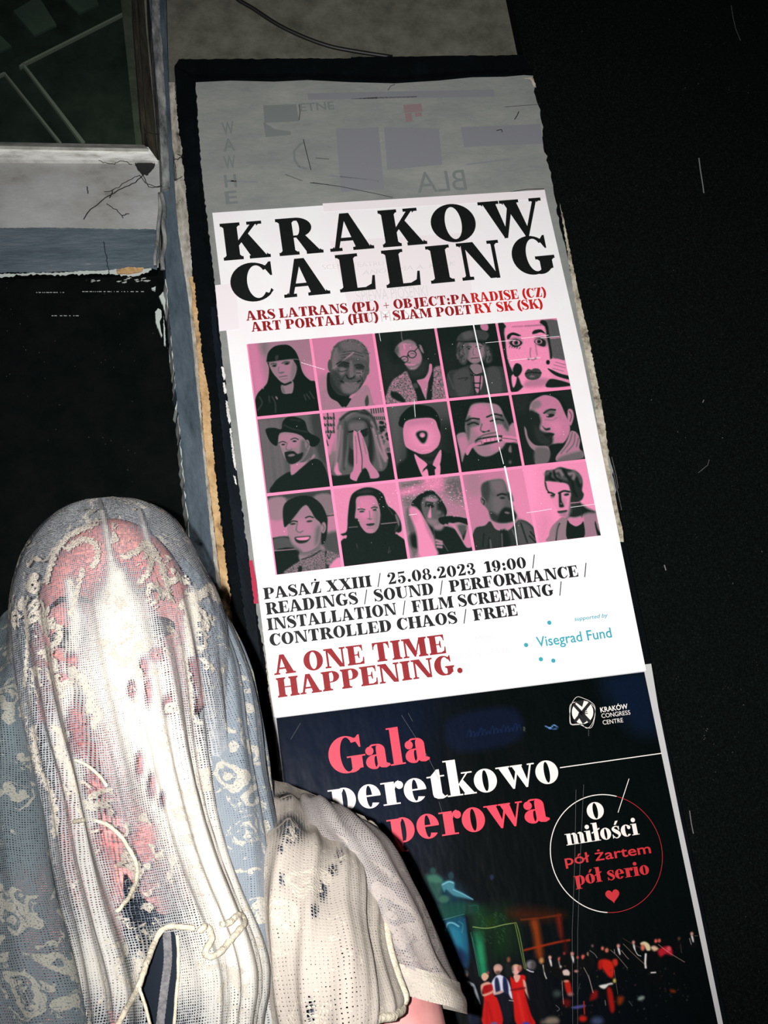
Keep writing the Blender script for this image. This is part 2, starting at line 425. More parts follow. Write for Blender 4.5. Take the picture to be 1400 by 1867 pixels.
# cobweb in the corner
b = MB()
for q in ('150 398 200 355 240 335 262 318', '190 350 206 346 240 326 255 320', '255 320 268 335 290 340 312 330 333 322', '258 318 275 342 300 338', '300 325 318 345', '262 240 290 246', '180 292 205 300 222 293 240 300',
          '200 362 206 345', '195 372 218 388 225 398', '222 392 235 390', '189 440 194 470 199 500', '159 340 160 352', '320 375 330 366', '325 282 333 286 318 290'):
    pts = [(x + rnd.gauss(0, .8), y + rnd.gauss(0, .8)) for x, y in catmull(Ls(q), 6)]
    b.tube([PS(x, y, -.026 + .012 * rnd.random()) for x, y in pts], .00042 + .0003 * rnd.random(), 5)
tag(b.build('cobweb', M['web']), 'dusty dark cobweb threads in the corner where beam meets post', 'cobweb', None, 'stuff')

# cable crossing the plaster
b = MB(); b.tube([P(x, y, .022) for x, y in catmull(Ls('395 -40 430 -4 462 16 505 44 550 66 600 84 650 94 715 104'), 6)], .0034, 8)
tag(b.build('cable', M['rubber'], None, True), 'black cable sagging over the plaster above the poster board', 'cable')

# ------------------------------------------------------------------ poster board
board = thing('poster_board', (.25, .02, .6), 'tall black painted board with raised frame carrying the pasted posters', 'board')
b = MB()
bl = jag(Ls('326 112 640 108 640 104 950 100 985 110 1040 300 1180 900 1420 1867 1520 2250 560 2250 495 1867 440 1300 392 900 352 560 334 330 322 200'), .8, 14)
wslab(b, bl, .0068, .031); b.build('board_panel', M['frame_black'], board)
b = MB()
wslab(b, jag(Ls('318 120 326 108 640 106 640 108 950 102 974 125 860 128 720 139 560 133 352 136'), .8, 12), -.004, .0070); b.build('frame_rail', M['frame_black'], board)
b = MB()
wslab(b, jag(Ls('318 120 352 144 356 260 368 390 380 500 388 560 396 640 420 820 446 1010 466 1150 487 1320 548 1750 580 2250 545 2250 492 1750 455 1320 418 1050 393 840 374 680 366 640 350 470 334 330 326 230'), .9, 12), -.004, .0070); b.build('frame_rail', M['frame_black'], board)
b = MB()
wslab(b, jag(Ls('384 560 392 560 408 690 434 880 458 1060 482 1250 540 1700 525 1700 470 1290 440 1080 414 880 396 700'), 1.2, 9), -.008, -.0035); b.build('raised_bead', M['rail_black'], board)
for q in ('404 668 408 670 411 688 408 694 405 682', '406 698 410 697 413 716 409 718', '411 730 415 732 421 768 418 774 413 752', '418 782 421 780 428 830 431 858 427 852 421 806', '425 866 429 868 432 884 428 880'):
    b = MB(); wslab(b, jag(Ls(q), .8, 4), -.0086, -.0078); b.build('bare_chip', M['steel_paint'], board)

# ------------------------------------------------------------------ heavy serif lettering, drawn letter by letter
def gb(x0, y0, x1, y1): return [[(x0, y0), (x1, y0), (x1, y1), (x0, y1)]]
def gp(*q): return [list(q)]
def gring(cx, cy, rx, ry, jx, jy, a0=0, a1=360, dx=0, dy=0, n=None):
    n = n or max(6, int(abs(a1 - a0) / 9)); out = []
    A = [math.radians(a0 + (a1 - a0) * i / n) for i in range(n + 1)]
    o = [(cx + rx * math.cos(a), cy + ry * math.sin(a)) for a in A]
    j = [(cx + dx + jx * math.cos(a), cy + dy + jy * math.sin(a)) for a in A]
    for i in range(n): out.append([o[i], o[i + 1], j[i + 1], j[i]])
    return out
def gdisc(cx, cy, r): return [[(cx + r * math.cos(a * .5236), cy + r * math.sin(a * .5236)) for a in range(12)]]
def gstroke(*q):
    c = catmull(q, 6); out = []; e = []
    for i in range(len(c)):
        a, b_ = c[max(i - 1, 0)], c[min(i + 1, len(c) - 1)]
        tx, ty = b_[0] - a[0], b_[1] - a[1]; L = math.hypot(tx, ty) or 1; w = c[i][2] / 2
        e.append(((c[i][0] - ty / L * w, c[i][1] + tx / L * w), (c[i][0] + ty / L * w, c[i][1] - tx / L * w)))
    for (a, b_), (c_, d) in zip(e, e[1:]): out.append([a, b_, d, c_])
    return out
SE = 8.5
def serif(x0, x1, xl, xr, y, up):       # slab x0..x1 at y with brackets to the stem xl..xr
    s = 1 if up else -1; h = SE * s; k = 4.5 * s
    out = gb(x0, min(y, y + h), x1, max(y, y + h))
    if xl - x0 > 2: out += gp((xl, y + h), (xl, y + h + k), (xl - min(5, (xl - x0) * .6), y + h))
    if x1 - xr > 2: out += gp((xr, y + h), (xr, y + h + k), (xr + min(5, (x1 - xr) * .6), y + h))
    return out
def gstem(xl, xr, y0=0, y1=100, el=8, er=8, b=1, t=1):
    out = gb(xl, y0, xr, y1)
    if b: out += serif(xl - el, xr + er, xl, xr, y0, True)
    if t: out += serif(xl - el, xr + er, xl, xr, y1, False)
    return out
def beak(x, y0, y1, w=22, d=1):         # vertical beak at x that tapers to the arm at y1
    return gp((x, y0), (x, y1), (x - w * d, y1), (x - 7 * d, (y0 * .6 + y1 * .4)), (x - 5 * d, y0))
U = {}
U['A'] = (112, gp((37, 101), (58, 101), (104, 3), (66, 3)) + gp((34, 101), (50, 101), (20, 3), (8, 3)) + gb(20, 26, 66, 35) + serif(-3, 29, 9, 17, 0, True) + serif(57, 112, 67, 102, 0, True))
U['B'] = (98, gstem(9, 43, el=9, er=0) + gb(40, 91.5, 56, 100) + gb(40, 48, 56, 54) + gb(40, 0, 56, 8.5) + gring(50, 76, 38, 24, 8, 18, -90, 90) + gring(52, 27, 44, 27, 11, 21, -90, 90))
U['C'] = (98, gring(52, 50, 50, 52, 22, 43.5, 42, 318, 9) + gp((84, 78), (92, 64), (96, 64), (96, 101), (91, 101), (84, 92), (76, 92)) + gp((86, 20), (75, 8), (84, 10), (95, 24), (90, 30)))
U['D'] = (110, gstem(9, 43, el=9, er=0) + gb(40, 91.5, 56, 100) + gb(40, 0, 56, 8.5) + gring(53, 50, 52, 50, 16, 44, -90, 90))
U['E'] = (94, gstem(9, 43, el=9, er=0) + gb(40, 91.5, 88, 100) + beak(88, 68, 100) + gb(40, 47, 62, 53) + gp((68, 30), (68, 70), (63, 68), (58, 53), (58, 47), (63, 32)) + gb(40, 0, 90, 8.5) + gp((92, 36), (90, 0), (62, 6), (82, 16), (86, 36)))
U['F'] = (90, gstem(9, 43, el=9, er=11) + gb(40, 91.5, 86, 100) + beak(86, 66, 100) + gb(40, 45, 60, 51) + gp((67, 28), (67, 68), (62, 66), (57, 51), (57, 45), (62, 30)))
U['G'] = (112, gring(52, 50, 50, 52, 22, 43.5, 44, 300, 9) + gp((82, 80), (90, 66), (94, 66), (94, 101), (89, 101), (82, 92), (74, 92)) + gp((70, 4), (102, 12), (102, 44), (70, 44)) + gring(70, 30, 32, 32, 10, 27, -105, -20) + serif(60, 110, 70, 102, 46, False))
U['H'] = (118, gstem(9, 43) + gstem(75, 109) + gb(40, 47, 78, 53.5))
U['I'] = (56, gstem(11, 45, el=10, er=10))
U['J'] = (74, gstem(30, 64, 6, 100, 10, 8, b=0) + gstroke((47, 12, 34), (44, -6, 26), (30, -17, 11), (17, -13, 8)) + gdisc(15, -5, 11))
U['K'] = (112, gstem(9, 43) + gp((40, 34), (40, 48), (80, 97), (94, 97)) + gp((46, 53), (66, 72), (112, 3), (72, 3)) + serif(66, 119, 74, 110, 0, True) + serif(68, 106, 80, 92, 100, False))
U['L'] = (92, gstem(9, 43, el=9, er=0) + serif(0, 54, 9, 43, 100, False) + gb(40, 0, 86, 8.5) + gp((89, 38), (86, 0), (58, 6), (78, 16), (83, 38)))
U['M'] = (138, gb(11, 3, 21, 97) + gp((10, 100), (45, 100), (78, 18), (61, 2)) + gp((61, 2), (69, 2), (104, 100), (95, 100)) + gb(93, 0, 127, 100) + serif(1, 32, 12, 19, 0, True) + serif(84, 136, 93, 127, 0, True) + serif(0, 30, 10, 30, 100, False) + serif(100, 136, 100, 127, 100, False))
U['N'] = (116, gb(12, 3, 23, 97) + gp((10, 100), (46, 100), (104, 0), (78, 0)) + gb(94, -1, 104, 97) + serif(1, 33, 13, 20, 0, True) + serif(0, 34, 10, 34, 100, False) + serif(84, 116, 97, 104, 100, False))
U['O'] = (108, gring(54, 50, 52, 52, 19, 43.5))
U['P'] = (98, gstem(9, 43, el=9, er=12) + gb(40, 91.5, 56, 100) + gb(40, 41, 56, 47) + gring(54, 70.5, 42, 29.5, 10, 23.5, -90, 90))
U['R'] = (108, gstem(9, 43, el=9, er=10) + gb(40, 91.5, 56, 100) + gb(40, 46, 56, 52) + gring(52, 73, 42, 27, 9, 21, -90, 90) + gp((48, 50), (72, 54), (112, 4), (74, 4)) + gp((46, 52), (70, 52), (78, 6), (66, 20)) + serif(72, 117, 78, 108, 0, True))
U['S'] = (84, gstroke((70, 80, 5), (56, 97, 7), (36, 98, 9), (18, 88, 18), (14, 73, 25), (32, 59, 34), (54, 46, 35), (70, 29, 27), (66, 11, 19), (46, 1, 9), (28, 2, 7), (12, 18, 5)) + gp((68, 70), (76, 68), (76, 101), (71, 101), (62, 92)) + gp((8, 31), (4, 31), (3, -1), (9, -1), (20, 9)))
U['T'] = (98, gstem(32, 66, er=10, el=10, t=0) + gb(4, 91.5, 94, 100) + beak(94, 64, 100, 24) + beak(4, 64, 100, 24, -1))
U['U'] = (112, gb(11, 30, 45, 100) + serif(1, 55, 11, 45, 100, False) + gb(91, 30, 98, 100) + serif(80, 110, 91, 98, 100, False) + gring(54.5, 32, 43.5, 34, 36.5, 27, 180, 360) + gp((11, 34), (45, 34), (50, 8), (48, 1), (30, 4), (16, 16)))
U['V'] = (108, gp((6, 98), (44, 98), (66, 12), (54, -2)) + gp((54, -2), (60, -2), (98, 98), (89, 98)) + serif(-4, 52, 8, 42, 100, False) + serif(78, 110, 89, 98, 100, False))
U['W'] = (160, gp((4, 98), (40, 98), (60, 14), (50, -2)) + gp((48, -2), (58, -2), (86, 90), (75, 97)) + gp((60, 98), (96, 98), (118, 14), (106, -2)) + gp((104, -2), (114, -2), (154, 98), (143, 98)) + serif(-6, 50, 6, 38, 100, False) + serif(52, 104, 62, 94, 100, False) + serif(132, 165, 143, 152, 100, False))
U['X'] = (112, gp((10, 98), (48, 98), (104, 2), (66, 2)) + gp((86, 98), (95, 98), (24, 2), (14, 2)) + serif(2, 58, 12, 46, 100, False) + serif(75, 107, 86, 95, 100, False) + serif(2, 36, 14, 24, 0, True) + serif(56, 114, 68, 102, 0, True))
U['Y'] = (106, gstem(38, 72, 0, 46, t=0) + gp((2, 98), (40, 98), (72, 46), (72, 38), (38, 38)) + gp((86, 98), (96, 98), (68, 46), (60, 46)) + serif(-5, 50, 6, 38, 100, False) + serif(76, 108, 86, 95, 100, False))
U['Z'] = (94, gp((50, 96), (88, 100), (46, 3), (6, 0)) + gb(8, 94, 86, 100) + gb(8, 0, 86, 6) + beak(8, 66, 100, 22, -1) + gp((90, 38), (86, 0), (58, 6), (80, 16), (84, 38)))
U['\u017b'] = (94, U['Z'][1] + gdisc(48, 118, 11))
U['0'] = (90, gring(45, 50, 43, 52, 12, 46))
U['1'] = (66, gstem(22, 54, er=9, el=12, t=0) + gp((54, 101), (22, 101), (2, 84), (2, 78), (22, 82)) )
U['2'] = (86, gstroke((16, 76, 6), (22, 96, 8), (42, 98, 10), (62, 88, 26), (63, 68, 27), (46, 44, 20), (24, 20, 12), (8, 5, 6)) + gdisc(19, 76, 14) + gp((6, 0), (76, 0), (82, 34), (77, 34), (68, 22), (20, 16)))
U['3'] = (84, gstroke((14, 78, 6), (22, 96, 8), (42, 98, 10), (60, 86, 24), (56, 64, 18), (34, 53, 6)) + gdisc(19, 78, 13) + gstroke((34, 53, 6), (58, 44, 18), (66, 26, 28), (54, 6, 16), (34, 0, 8), (16, 6, 7), (12, 22, 6)) + gdisc(18, 22, 14))
U['5'] = (84, gb(14, 44, 19, 100) + gp((14, 100), (70, 101), (76, 106), (72, 84), (17, 82)) + gstroke((16, 48, 5), (32, 60, 9), (54, 54, 22), (64, 32, 30), (54, 8, 18), (34, 0, 8), (16, 6, 7), (12, 22, 6)) + gdisc(18, 22, 14))
U['8'] = (88, gring(44, 75, 34, 27, 11, 22) + gring(44, 27, 42, 29, 14, 24))
U['9'] = (88, gring(42, 66, 40, 36, 10, 30) + gstroke((68, 66, 28), (66, 34, 26), (52, 8, 14), (34, 0, 8), (20, 6, 6), (16, 18, 6)) + gdisc(21, 18, 12))
U['/'] = (58, gp((4, -12), (13, -12), (52, 110), (43, 110)))
U['.'] = (42, gdisc(20, 14, 15)); U[':'] = (42, gdisc(20, 14, 15) + gdisc(20, 56, 15))
U['('] = (50, gring(62, 44, 56, 68, 38, 62, 115, 245, 12)); U[')'] = (50, gring(-12, 44, 56, 68, 38, 62, -65, 65, -12))
U['+'] = (70, gb(4, 40, 66, 47) + gb(31.5, 12, 38.5, 75)); U[' '] = (34, [])
def disc(cx, cy, rx, ry): return [[(cx + rx * math.cos(a * .3927), cy + ry * math.sin(a * .3927)) for a in range(16)]]
SMALL = {}
SMALL['G'] = (106, gring(52, 50, 50, 52, 20, 48, 40, 300, 4) + gp((84, 84), (93, 66), (97, 66), (97, 101), (92, 101), (86, 94), (78, 93)) + gb(66, 8, 98, 42) + gring(66, 30, 32, 32, 8, 29, -100, -20) + gb(54, 40, 108, 44))
SMALL['a'] = (70, gb(34, 10, 60, 50) + gring(38, 48, 22, 19, -4, 15, 0, 100, 0) + gstroke((36, 65, 4), (22, 64, 5), (12, 54, 6)) + disc(15, 50, 12, 12) + gring(26, 18, 25, 20, 4, 16, 75, 285, 4) + gb(26, 34, 36, 38) + gstroke((28, 0, 4), (34, 4, 6), (40, 14, 8)) + gp((34, 12), (60, 12), (70, 8), (70, 3), (58, -2), (44, 0), (36, 6)))
SMALL['e'] = (66, gring(32, 33, 31, 35, 8, 31, 0, 322, 0) + gb(22, 32, 62, 36.5))
SMALL['o'] = (68, gring(33, 33, 32, 35, 8, 31)); SMALL['O'] = (100, gring(50, 50, 48, 52, 14, 47))
SMALL['\u00f3'] = (68, SMALL['o'][1] + gp((28, 76), (40, 76), (56, 98), (40, 98)))
SMALL['l'] = (46, gb(10, 0, 36, 106) + gb(1, 0, 45, 4) + gb(1, 102, 30, 106))
SMALL['\u0142'] = (46, SMALL['l'][1] + gp((-2, 44), (48, 66), (48, 74), (-2, 52)))
SMALL['i'] = (46, gb(10, 0, 36, 66) + gb(1, 0, 45, 4) + gb(1, 62, 30, 66) + disc(22, 88, 13, 13))
SMALL['p'] = (76, gb(10, -28, 36, 66) + gb(0, -28, 46, -24) + gb(-1, 62, 30, 66) + gring(40, 33, 32, 35, 7, 31, -105, 105, 2) + gp((34, 50), (34, 62), (40, 66), (40, 60)))
SMALL['r'] = (58, gb(10, 0, 36, 66) + gb(0, 0, 47, 4) + gb(-1, 62, 30, 66) + gstroke((35, 46, 4), (40, 60, 5), (50, 65, 7)) + disc(50, 54, 10.5, 11.5))
SMALL['t'] = (50, gp((12, 66), (38, 66), (38, 84), (30, 84)) + gb(12, 12, 38, 66) + gb(1, 62, 50, 66) + gp((12, 14), (38, 14), (44, 5), (52, 8), (50, 3), (38, -2), (24, -1), (14, 5)))
SMALL['k'] = (76, gb(9, 0, 35, 106) + gb(0, 0, 43, 4) + gb(0, 102, 30, 106) + gp((33, 26), (33, 31), (60, 64), (65, 64)) + gp((36, 31), (48, 45), (76, 2), (50, 2)) + gb(46, 0, 81, 4) + gb(46, 62, 76, 66))
SMALL['w'] = (104, gp((4, 65), (31, 65), (46, 12), (37, -2)) + gp((37, -2), (42, -2), (58, 52), (54, 60)) + gp((42, 65), (69, 65), (82, 12), (74, -2)) + gp((74, -2), (79, -2), (98, 65), (93, 65)) + gb(-3, 62, 36, 66) + gb(38, 62, 72, 66) + gb(86, 62, 106, 66))
SMALL['m'] = (116, gb(10, 0, 34, 66) + gb(1, 0, 42, 4) + gb(0, 62, 30, 66) + gb(48, 0, 72, 48) + gb(44, 0, 77, 4) + gb(86, 0, 110, 48) + gb(82, 0, 118, 4) + gring(52, 46, 20, 21, 0, 16, 0, 140, -4) + gring(90, 46, 20, 21, 0, 16, 0, 140, -4))
SMALL['c'] = (62, gring(33, 33, 32, 35, 8, 31, 48, 318, 2) + disc(51, 50, 10, 11))
SMALL['s'] = (56, gstroke((46, 54, 4), (36, 66, 5), (22, 65, 7), (12, 54, 15), (22, 42, 20), (38, 30, 21), (46, 16, 15), (36, 2, 7), (22, 0, 5), (10, 12, 4)) + gp((44, 46), (49, 44), (49, 67), (46, 67), (40, 60)) + gp((8, 22), (4, 22), (4, -1), (8, -1), (14, 6)))
SMALL['\u015b'] = (56, SMALL['s'][1] + gp((22, 76), (34, 76), (50, 98), (34, 98))); SMALL['n'] = SMALL['r']; SMALL[' '] = (34, [])

GC = {}
def in_poly(x, y, q):
    r = False
    for (ax, ay), (bx, by) in zip(q, q[1:] + q[:1]):
        if ((ay > y) != (by > y)) and x < (bx - ax) * (y - ay) / (by - ay) + ax: r = not r
    return r
def glyph(font, c):      # the pieces of a letter fused into one flat outline without overlaps
    k = (id(font), c)
    if k not in GC:
        polys = font[c][1]; vv, ff = [], []
        for q in polys:
            ff.append(list(range(len(vv), len(vv) + len(q)))); vv += [Vector(p) for p in q]
        if vv:
            r = delaunay_2d_cdt(vv, [], ff, 0, 1e-4)
            GC[k] = []
            for f in r[2]:
                t = [tuple(r[0][i]) for i in f]; mx_, my_ = sum(p[0] for p in t) / len(t), sum(p[1] for p in t) / len(t)
                if any(in_poly(mx_, my_, q) for q in polys): GC[k].append(t)
        else: GC[k] = []
    return GC[k]
ZUP = Vector((0, 0, 1))
def cap_world(x, y, h, Y):       # world height of h picture pixels on the poster plane at (x, y)
    return (P(x, y - h, Y) - P(x, y, Y)).z
def serif_line(mb, s, A, B, cap, Y, font=U, track=5, mi=0):
    adv = sum(font[c][0] + track for c in s) - track
    a, b_ = P(A[0], A[1], Y), P(B[0], B[1], Y); d = (b_ - a) / adv; h = cap_world(A[0], A[1], cap, Y) / 100; x = 0
    for c in s:
        for poly in glyph(font, c): mb.face([a + d * (x + px) + ZUP * (h * py) for px, py in poly], mi)
        x += font[c][0] + track
def serif_letters(mb, items, base, cap, Y, font=U):     # items: letter, x0, x1 along the baseline base(x) in picture pixels
    for c, x0, x1 in items:
        polys = glyph(font, c); xs = [p[0] for q in polys for p in q]; lo, hi = min(xs), max(xs)
        a, b_ = P(x0, base(x0), Y), P(x1, base(x1), Y); d = (b_ - a) / (hi - lo); h = cap_world(x0, base(x0), cap, Y) / 100
        for poly in polys: mb.face([a + d * (px - lo) + ZUP * (h * py) for px, py in poly])
def sans(s, A, B, cap, Y, weight=0.0, shear=0.0, mb=None, mi=0, flip=False, font=None):
    cu = bpy.data.curves.new('lettering', 'FONT'); cu.body = s; cu.size = 1; cu.shear = shear; cu.offset = weight; cu.resolution_u = 4
    o = bpy.data.objects.new('lettering', cu); COL.objects.link(o)
    dg = bpy.context.evaluated_depsgraph_get(); me = bpy.data.meshes.new_from_object(o.evaluated_get(dg))
    xs = [v.co.x for v in me.vertices]; lo, hi = min(xs), max(xs)
    a, b_ = P(A[0], A[1], Y), P(B[0], B[1], Y); d = (b_ - a) / (hi - lo); h = cap_world(A[0], A[1], cap, Y) / .73
    for p in me.polygons:
        q = [me.vertices[i].co for i in p.vertices]
        mb.face([a + d * ((v.x - lo) if not flip else (hi - v.x)) + ZUP * (h * v.y) for v in q], mi)
    bpy.data.objects.remove(o); bpy.data.curves.remove(cu); bpy.data.meshes.remove(me)
def pface(mb, pts, Y, mi=0): mb.face([P(x, y, Y) for x, y in pts], mi)
def pstrip(mb, pts, w, Y, mi=0):
    for (x0, y0), (x1, y1) in zip(pts, pts[1:]):
        L = math.hypot(x1 - x0, y1 - y0) or 1; nx, ny = -(y1 - y0) / L * w / 2, (x1 - x0) / L * w / 2
        mb.face([P(x, y, Y) for x, y in ((x0 + nx, y0 + ny), (x0 - nx, y0 - ny), (x1 - nx, y1 - ny), (x1 + nx, y1 + ny))], mi)

# ------------------------------------------------------------------ old overpainted sheet
b = MB()
top = [(357, 150), (420, 147), (500, 149), (560, 146), (640, 150), (720, 152), (800, 147), (860, 141), (920, 140), (955, 137), (972, 138)]
right = jag(Ls('972 138 976 175 985 200 990 262 1006 330 1022 420 1042 500 1066 610 1085 700 1104 800 1120 880'), 1.3, 7)[:-1]
right = right[:right.index((1120.0, 880.0)) + 1] if (1120.0, 880.0) in right else right
left = jag(Ls('500 1290 470 1130 452 1000 430 850 404 640 392 520 380 420 366 300 357 150'), 1.2, 9)
left = left[:[i for i, q in enumerate(left) if q == (357.0, 150.0)][0]]
q_ = []
for (x0, y0), (x1, y1) in zip(Ls('972 138 976 175 985 200 990 262 1006 330 1022 420 1042 500 1066 610 1085 700 1104 800 1120 880'), Ls('976 175 985 200 990 262 1006 330 1022 420 1042 500 1066 610 1085 700 1104 800 1120 880 1130 985')):
    k = max(1, int((y1 - y0) / 7))
    q_ += [(x0 + (x1 - x0) * j / k + (rnd.gauss(0, 1.2) if j else 0), y0 + (y1 - y0) * j / k) for j in range(k)]
wslab(b, top[:-1] + q_ + [(1130, 985), (1100, 1240), (520, 1300)] + left, .0030, .0059)
old = tag(b.build('overpainted_sheet', M['old_paper']), 'large grey overpainted old paper sheet showing above the white poster', 'old poster')
YG = .0027
class Parts:             # a small builder that makes every piece a part of its own
    def __init__(s, name, mats, parent): s.n, s.m, s.p = name, mats, parent
    def face(s, pts, mi=0):
        q = MB(); q.face(pts); q.build(s.n, s.m[mi], s.p)
    def word(s, *a, mi=0, **k):
        q = MB(); sans(*a, mb=q, **k); q.build(s.n.replace('print', 'writing'), s.m[mi], s.p)
    def strip(s, pts, w, Y, mi=0):
        q = MB(); pstrip(q, pts, w, Y); q.build(s.n, s.m[mi], s.p)
b = Parts('show_through_print', [M['old_ghost'], M['old_ghost_red'], M['old_ghost_pale']], old)
pface(b, Ls('480 192 540 190 545 221 482 224'), YG); pface(b, Ls('612 235 690 232 700 345 622 350'), YG, 2); pface(b, Ls('700 232 800 234 806 300 706 310'), YG, 2)
pface(b, Ls('480 222 500 235 530 240 530 246 484 250'), YG); pface(b, Ls('560 170 900 163 902 176 562 182'), YG, 2); pface(b, Ls('840 232 985 226 990 262 846 268'), YG, 2)
pface(b, Ls('735 191 768 189 770 203 737 206'), YG, 1); pface(b, Ls('738 207 750 206 752 221 740 222'), YG, 1); pface(b, Ls('756 206 768 205 770 212 757 213'), YG, 1)
b.word('ETNE', (548, 203), (610, 199), 15, YG, .01); b.word('BLA', (762, 352), (852, 346), 40, YG, 0, flip=True)
for i, (ch, y) in enumerate(zip('EHWAW', (372, 342, 308, 276, 246))): b.word(ch, (412 - i * 1.5, y), (434 - i * 1.5, y - 2), 24, YG, .02)
b.strip(Ls('560 308 545 304 537 292 536 276 548 262 556 260'), 4, YG)
for q in ('490 275 500 290', '640 180 760 176', '420 330 470 332', '850 300 930 290', '600 320 690 330'): b.strip(Ls(q), 2.5, YG, 2)
b = Parts('tear_line', [M['crack']], old)
for q, w_ in (('545 190 547 205 545 219', 1.2), ('553 254 558 275 567 310', 1.3), ('520 318 552 330', .8), ('570 333 620 340 680 352 716 360', 1.0), ('565 333 600 337', 1.2), ('938 218 943 210 946 203', 1.6), ('905 238 914 236 916 241', 1.4),
              ('920 195 960 192 985 190', .8), ('575 288 600 290', .8), ('930 350 960 345 992 344', 1.2), ('707 165 712 157 720 154', 1.0)): b.strip(Ls(q), w_, .0026)
b = Parts('torn_edge', [M['torn_edge']], old)
sq = []
ee = Ls('1098 735 1110 790 1112 850 1121 900 1129 945 1135 972 1134 985 1126 984')
pface(b, jag(Ls('1020 370 1026 392 1052 520 1072 610 1090 700 1104 780 1110 850 1126 930 1135 970 1134 986 1126 984 1110 900 1094 800 1078 700 1050 560'), 1.1, 6), .0029)
pface(b, jag(Ls('952 142 971 141 978 160 973 158 968 146'), .8, 5), .0024)
pface(b, jag(Ls('465 1010 470 1075 476 1120 482 1180 489 1260 496 1300 499 1300 488 1190 478 1100 470 1020'), 1.2, 6), .0029)
b = MB(); wslab(b, jag(Ls('454 1022 460 1021 468 1062 471 1100 463 1101 458 1060'), .5, 8), -.0045, -.0041)
tag(b.build('paper_scrap', M['red_paper']), 'narrow red paper scrap pasted left of the white poster', 'paper scrap')
b = MB(); wslab(b, jag(Ls('1094 840 1108 838 1116 880 1136 972 1137 988 1126 988'), .7, 7), .0008, .0016)
tag(b.build('paper_scrap', M['torn_edge']), 'torn cream paper strip hanging off right edge of the white poster', 'paper scrap')

# ------------------------------------------------------------------ event poster
M['paper'] = m = mat('white_poster_paper', (.86, .84, .85, 1), .5, .3); n = N(m)
n.ln(n.ramp(n.noise(13, 4, .6, n.pos()), [(0.3, (.90, .845, .868, 1)), (0.5, (.90, .875, .885, 1)), (0.7, (.92, .915, .92, 1))]), n.bsdf().inputs['Base Color'])
M['ink'] = m = mat('black_ink', (.004, .005, .005, 1), .55, .3); n = N(m)
n.ln(n.ramp(n.noise(260, 4, .7, n.pos()), [(0.35, (.003, .004, .004, 1)), (0.64, (.004, .005, .005, 1)), (0.76, (.016, .017, .017, 1))]), n.bsdf().inputs['Base Color'])
M['ink_red'] = noisy('dark_red_ink', [(0.3, (.25, .007, .010, 1)), (0.6, (.29, .009, .013, 1)), (0.8, (.36, .03, .03, 1))], 200, .55, 0)
M['ink_red_bright'] = noisy('bright_red_ink', [(0.3, (.50, .008, .008, 1)), (0.8, (.62, .02, .02, 1))], 200, .55, 0)
M['teal'] = mat('teal_ink', srgb(52, 160, 175), .5)
M['pink'] = mat('pink_ink', srgb(246, 140, 180), .5)
M['show_pink'] = mat('pink_show_through', (.87, .80, .825, 1), .6)
M['show_grey'] = mat('grey_show_through', (.72, .68, .69, 1), .6)
M['white_crease'] = mat('worn_white_crease', g(.95), .7)
YP = 0.0
event = thing('event_poster', P(700, 1260, 0), 'white event poster with big KRAKOW CALLING headline and pink portrait grid', 'poster')
b = MB(); wslab(b, Ls('387 388 992.5 347.5 1060 640 1177.5 1221 1177 1223 499 1308 448 900'), 0.0, .0028); b.build('paper_sheet', M['paper'], event)
b = Parts('pink_show_through', [M['show_pink']], event)
pface(b, Ls('588 371 993 346 996 362 590 386'), -.0003); pface(b, Ls('600 440 852 424 862 550 640 575'), -.0003)
pface(b, Ls('900 1060 970 1050 982 1245 925 1250'), -.0003); 
pface(b, Ls('392 520 430 516 436 600 400 604'), -.0003)
b = Parts('show_through_print', [M['show_grey']], event)
b.word('\u015aPIEWA PIOSENKI', (650, 551), (781, 540), 22, -.0006, 0); b.word('SCENA TEATRU', (588, 492), (700, 484), 9, -.0006, 0)
b.word('ANONIMA A. KRAK', (660, 502), (832, 484), 9, -.0006, 0, .2); b.word('ROMANE', (655, 590), (770, 582), 22, -.0006, 0)
b.word('MUR', (868, 1172), (900, 1166), 12, -.0006, 0); b.word('BRUNA NYSZAVA', (815, 1204), (930, 1190), 12, -.0006, 0); b.word('RESSA MIASTO', (590, 1288), (690, 1276), 9, -.0006, 0)

z4 = lambda x: 380 + x / 2.1212
Z4 = lambda x, y: (380 + x / 2.1212, 340 + y / 2.1212)
b = MB(); YT = -.0009
bk = lambda x: 340 + (287 - ((x - 380) * 2.1212 - 65) * .083) / 2.1212
bc = lambda x: 340 + (410 - ((x - 380) * 2.1212 - 515) * .096) / 2.1212
serif_letters(b, [(c, z4(x0), z4(x1)) for c, x0, x1 in (('K', 60, 242), ('R', 276, 446), ('A', 472, 642), ('K', 676, 847), ('O', 873, 1046), ('W', 1066, 1312))], bk, 68, YT)
serif_letters(b, [(c, z4(x0), z4(x1)) for c, x0, x1 in (('C', 94, 259), ('A', 294, 472), ('L', 510, 652), ('L', 690, 826), ('I', 862, 954), ('N', 982, 1146), ('G', 1188, 1350))], bc, 69, YT)
b.build('headline', M['ink'], event)
b = MB()
serif_line(b, 'ARS LATRANS (PL) + OBJECT:PA', Z4(148, 519), Z4(1013, 450), 17.5, YT); serif_line(b, 'ART PORTAL (HU) + SLAM POET', Z4(168, 562), Z4(1022, 492.5), 17.5, YT)
serif_line(b, 'RADISE (CZ)', Z4(1018, 449.5), Z4(1310, 425), 17.5, YT, mi=1); serif_line(b, 'RY SK (SK)', Z4(1030, 491.5), Z4(1297, 470), 17.5, YT, mi=1)
b.build('subtitle', [M['ink_red'], M['ink_red_bright']], event)
Z8 = lambda x, y: (450 + x / 1.8919, 1000 + y / 1.8919)
b = MB()
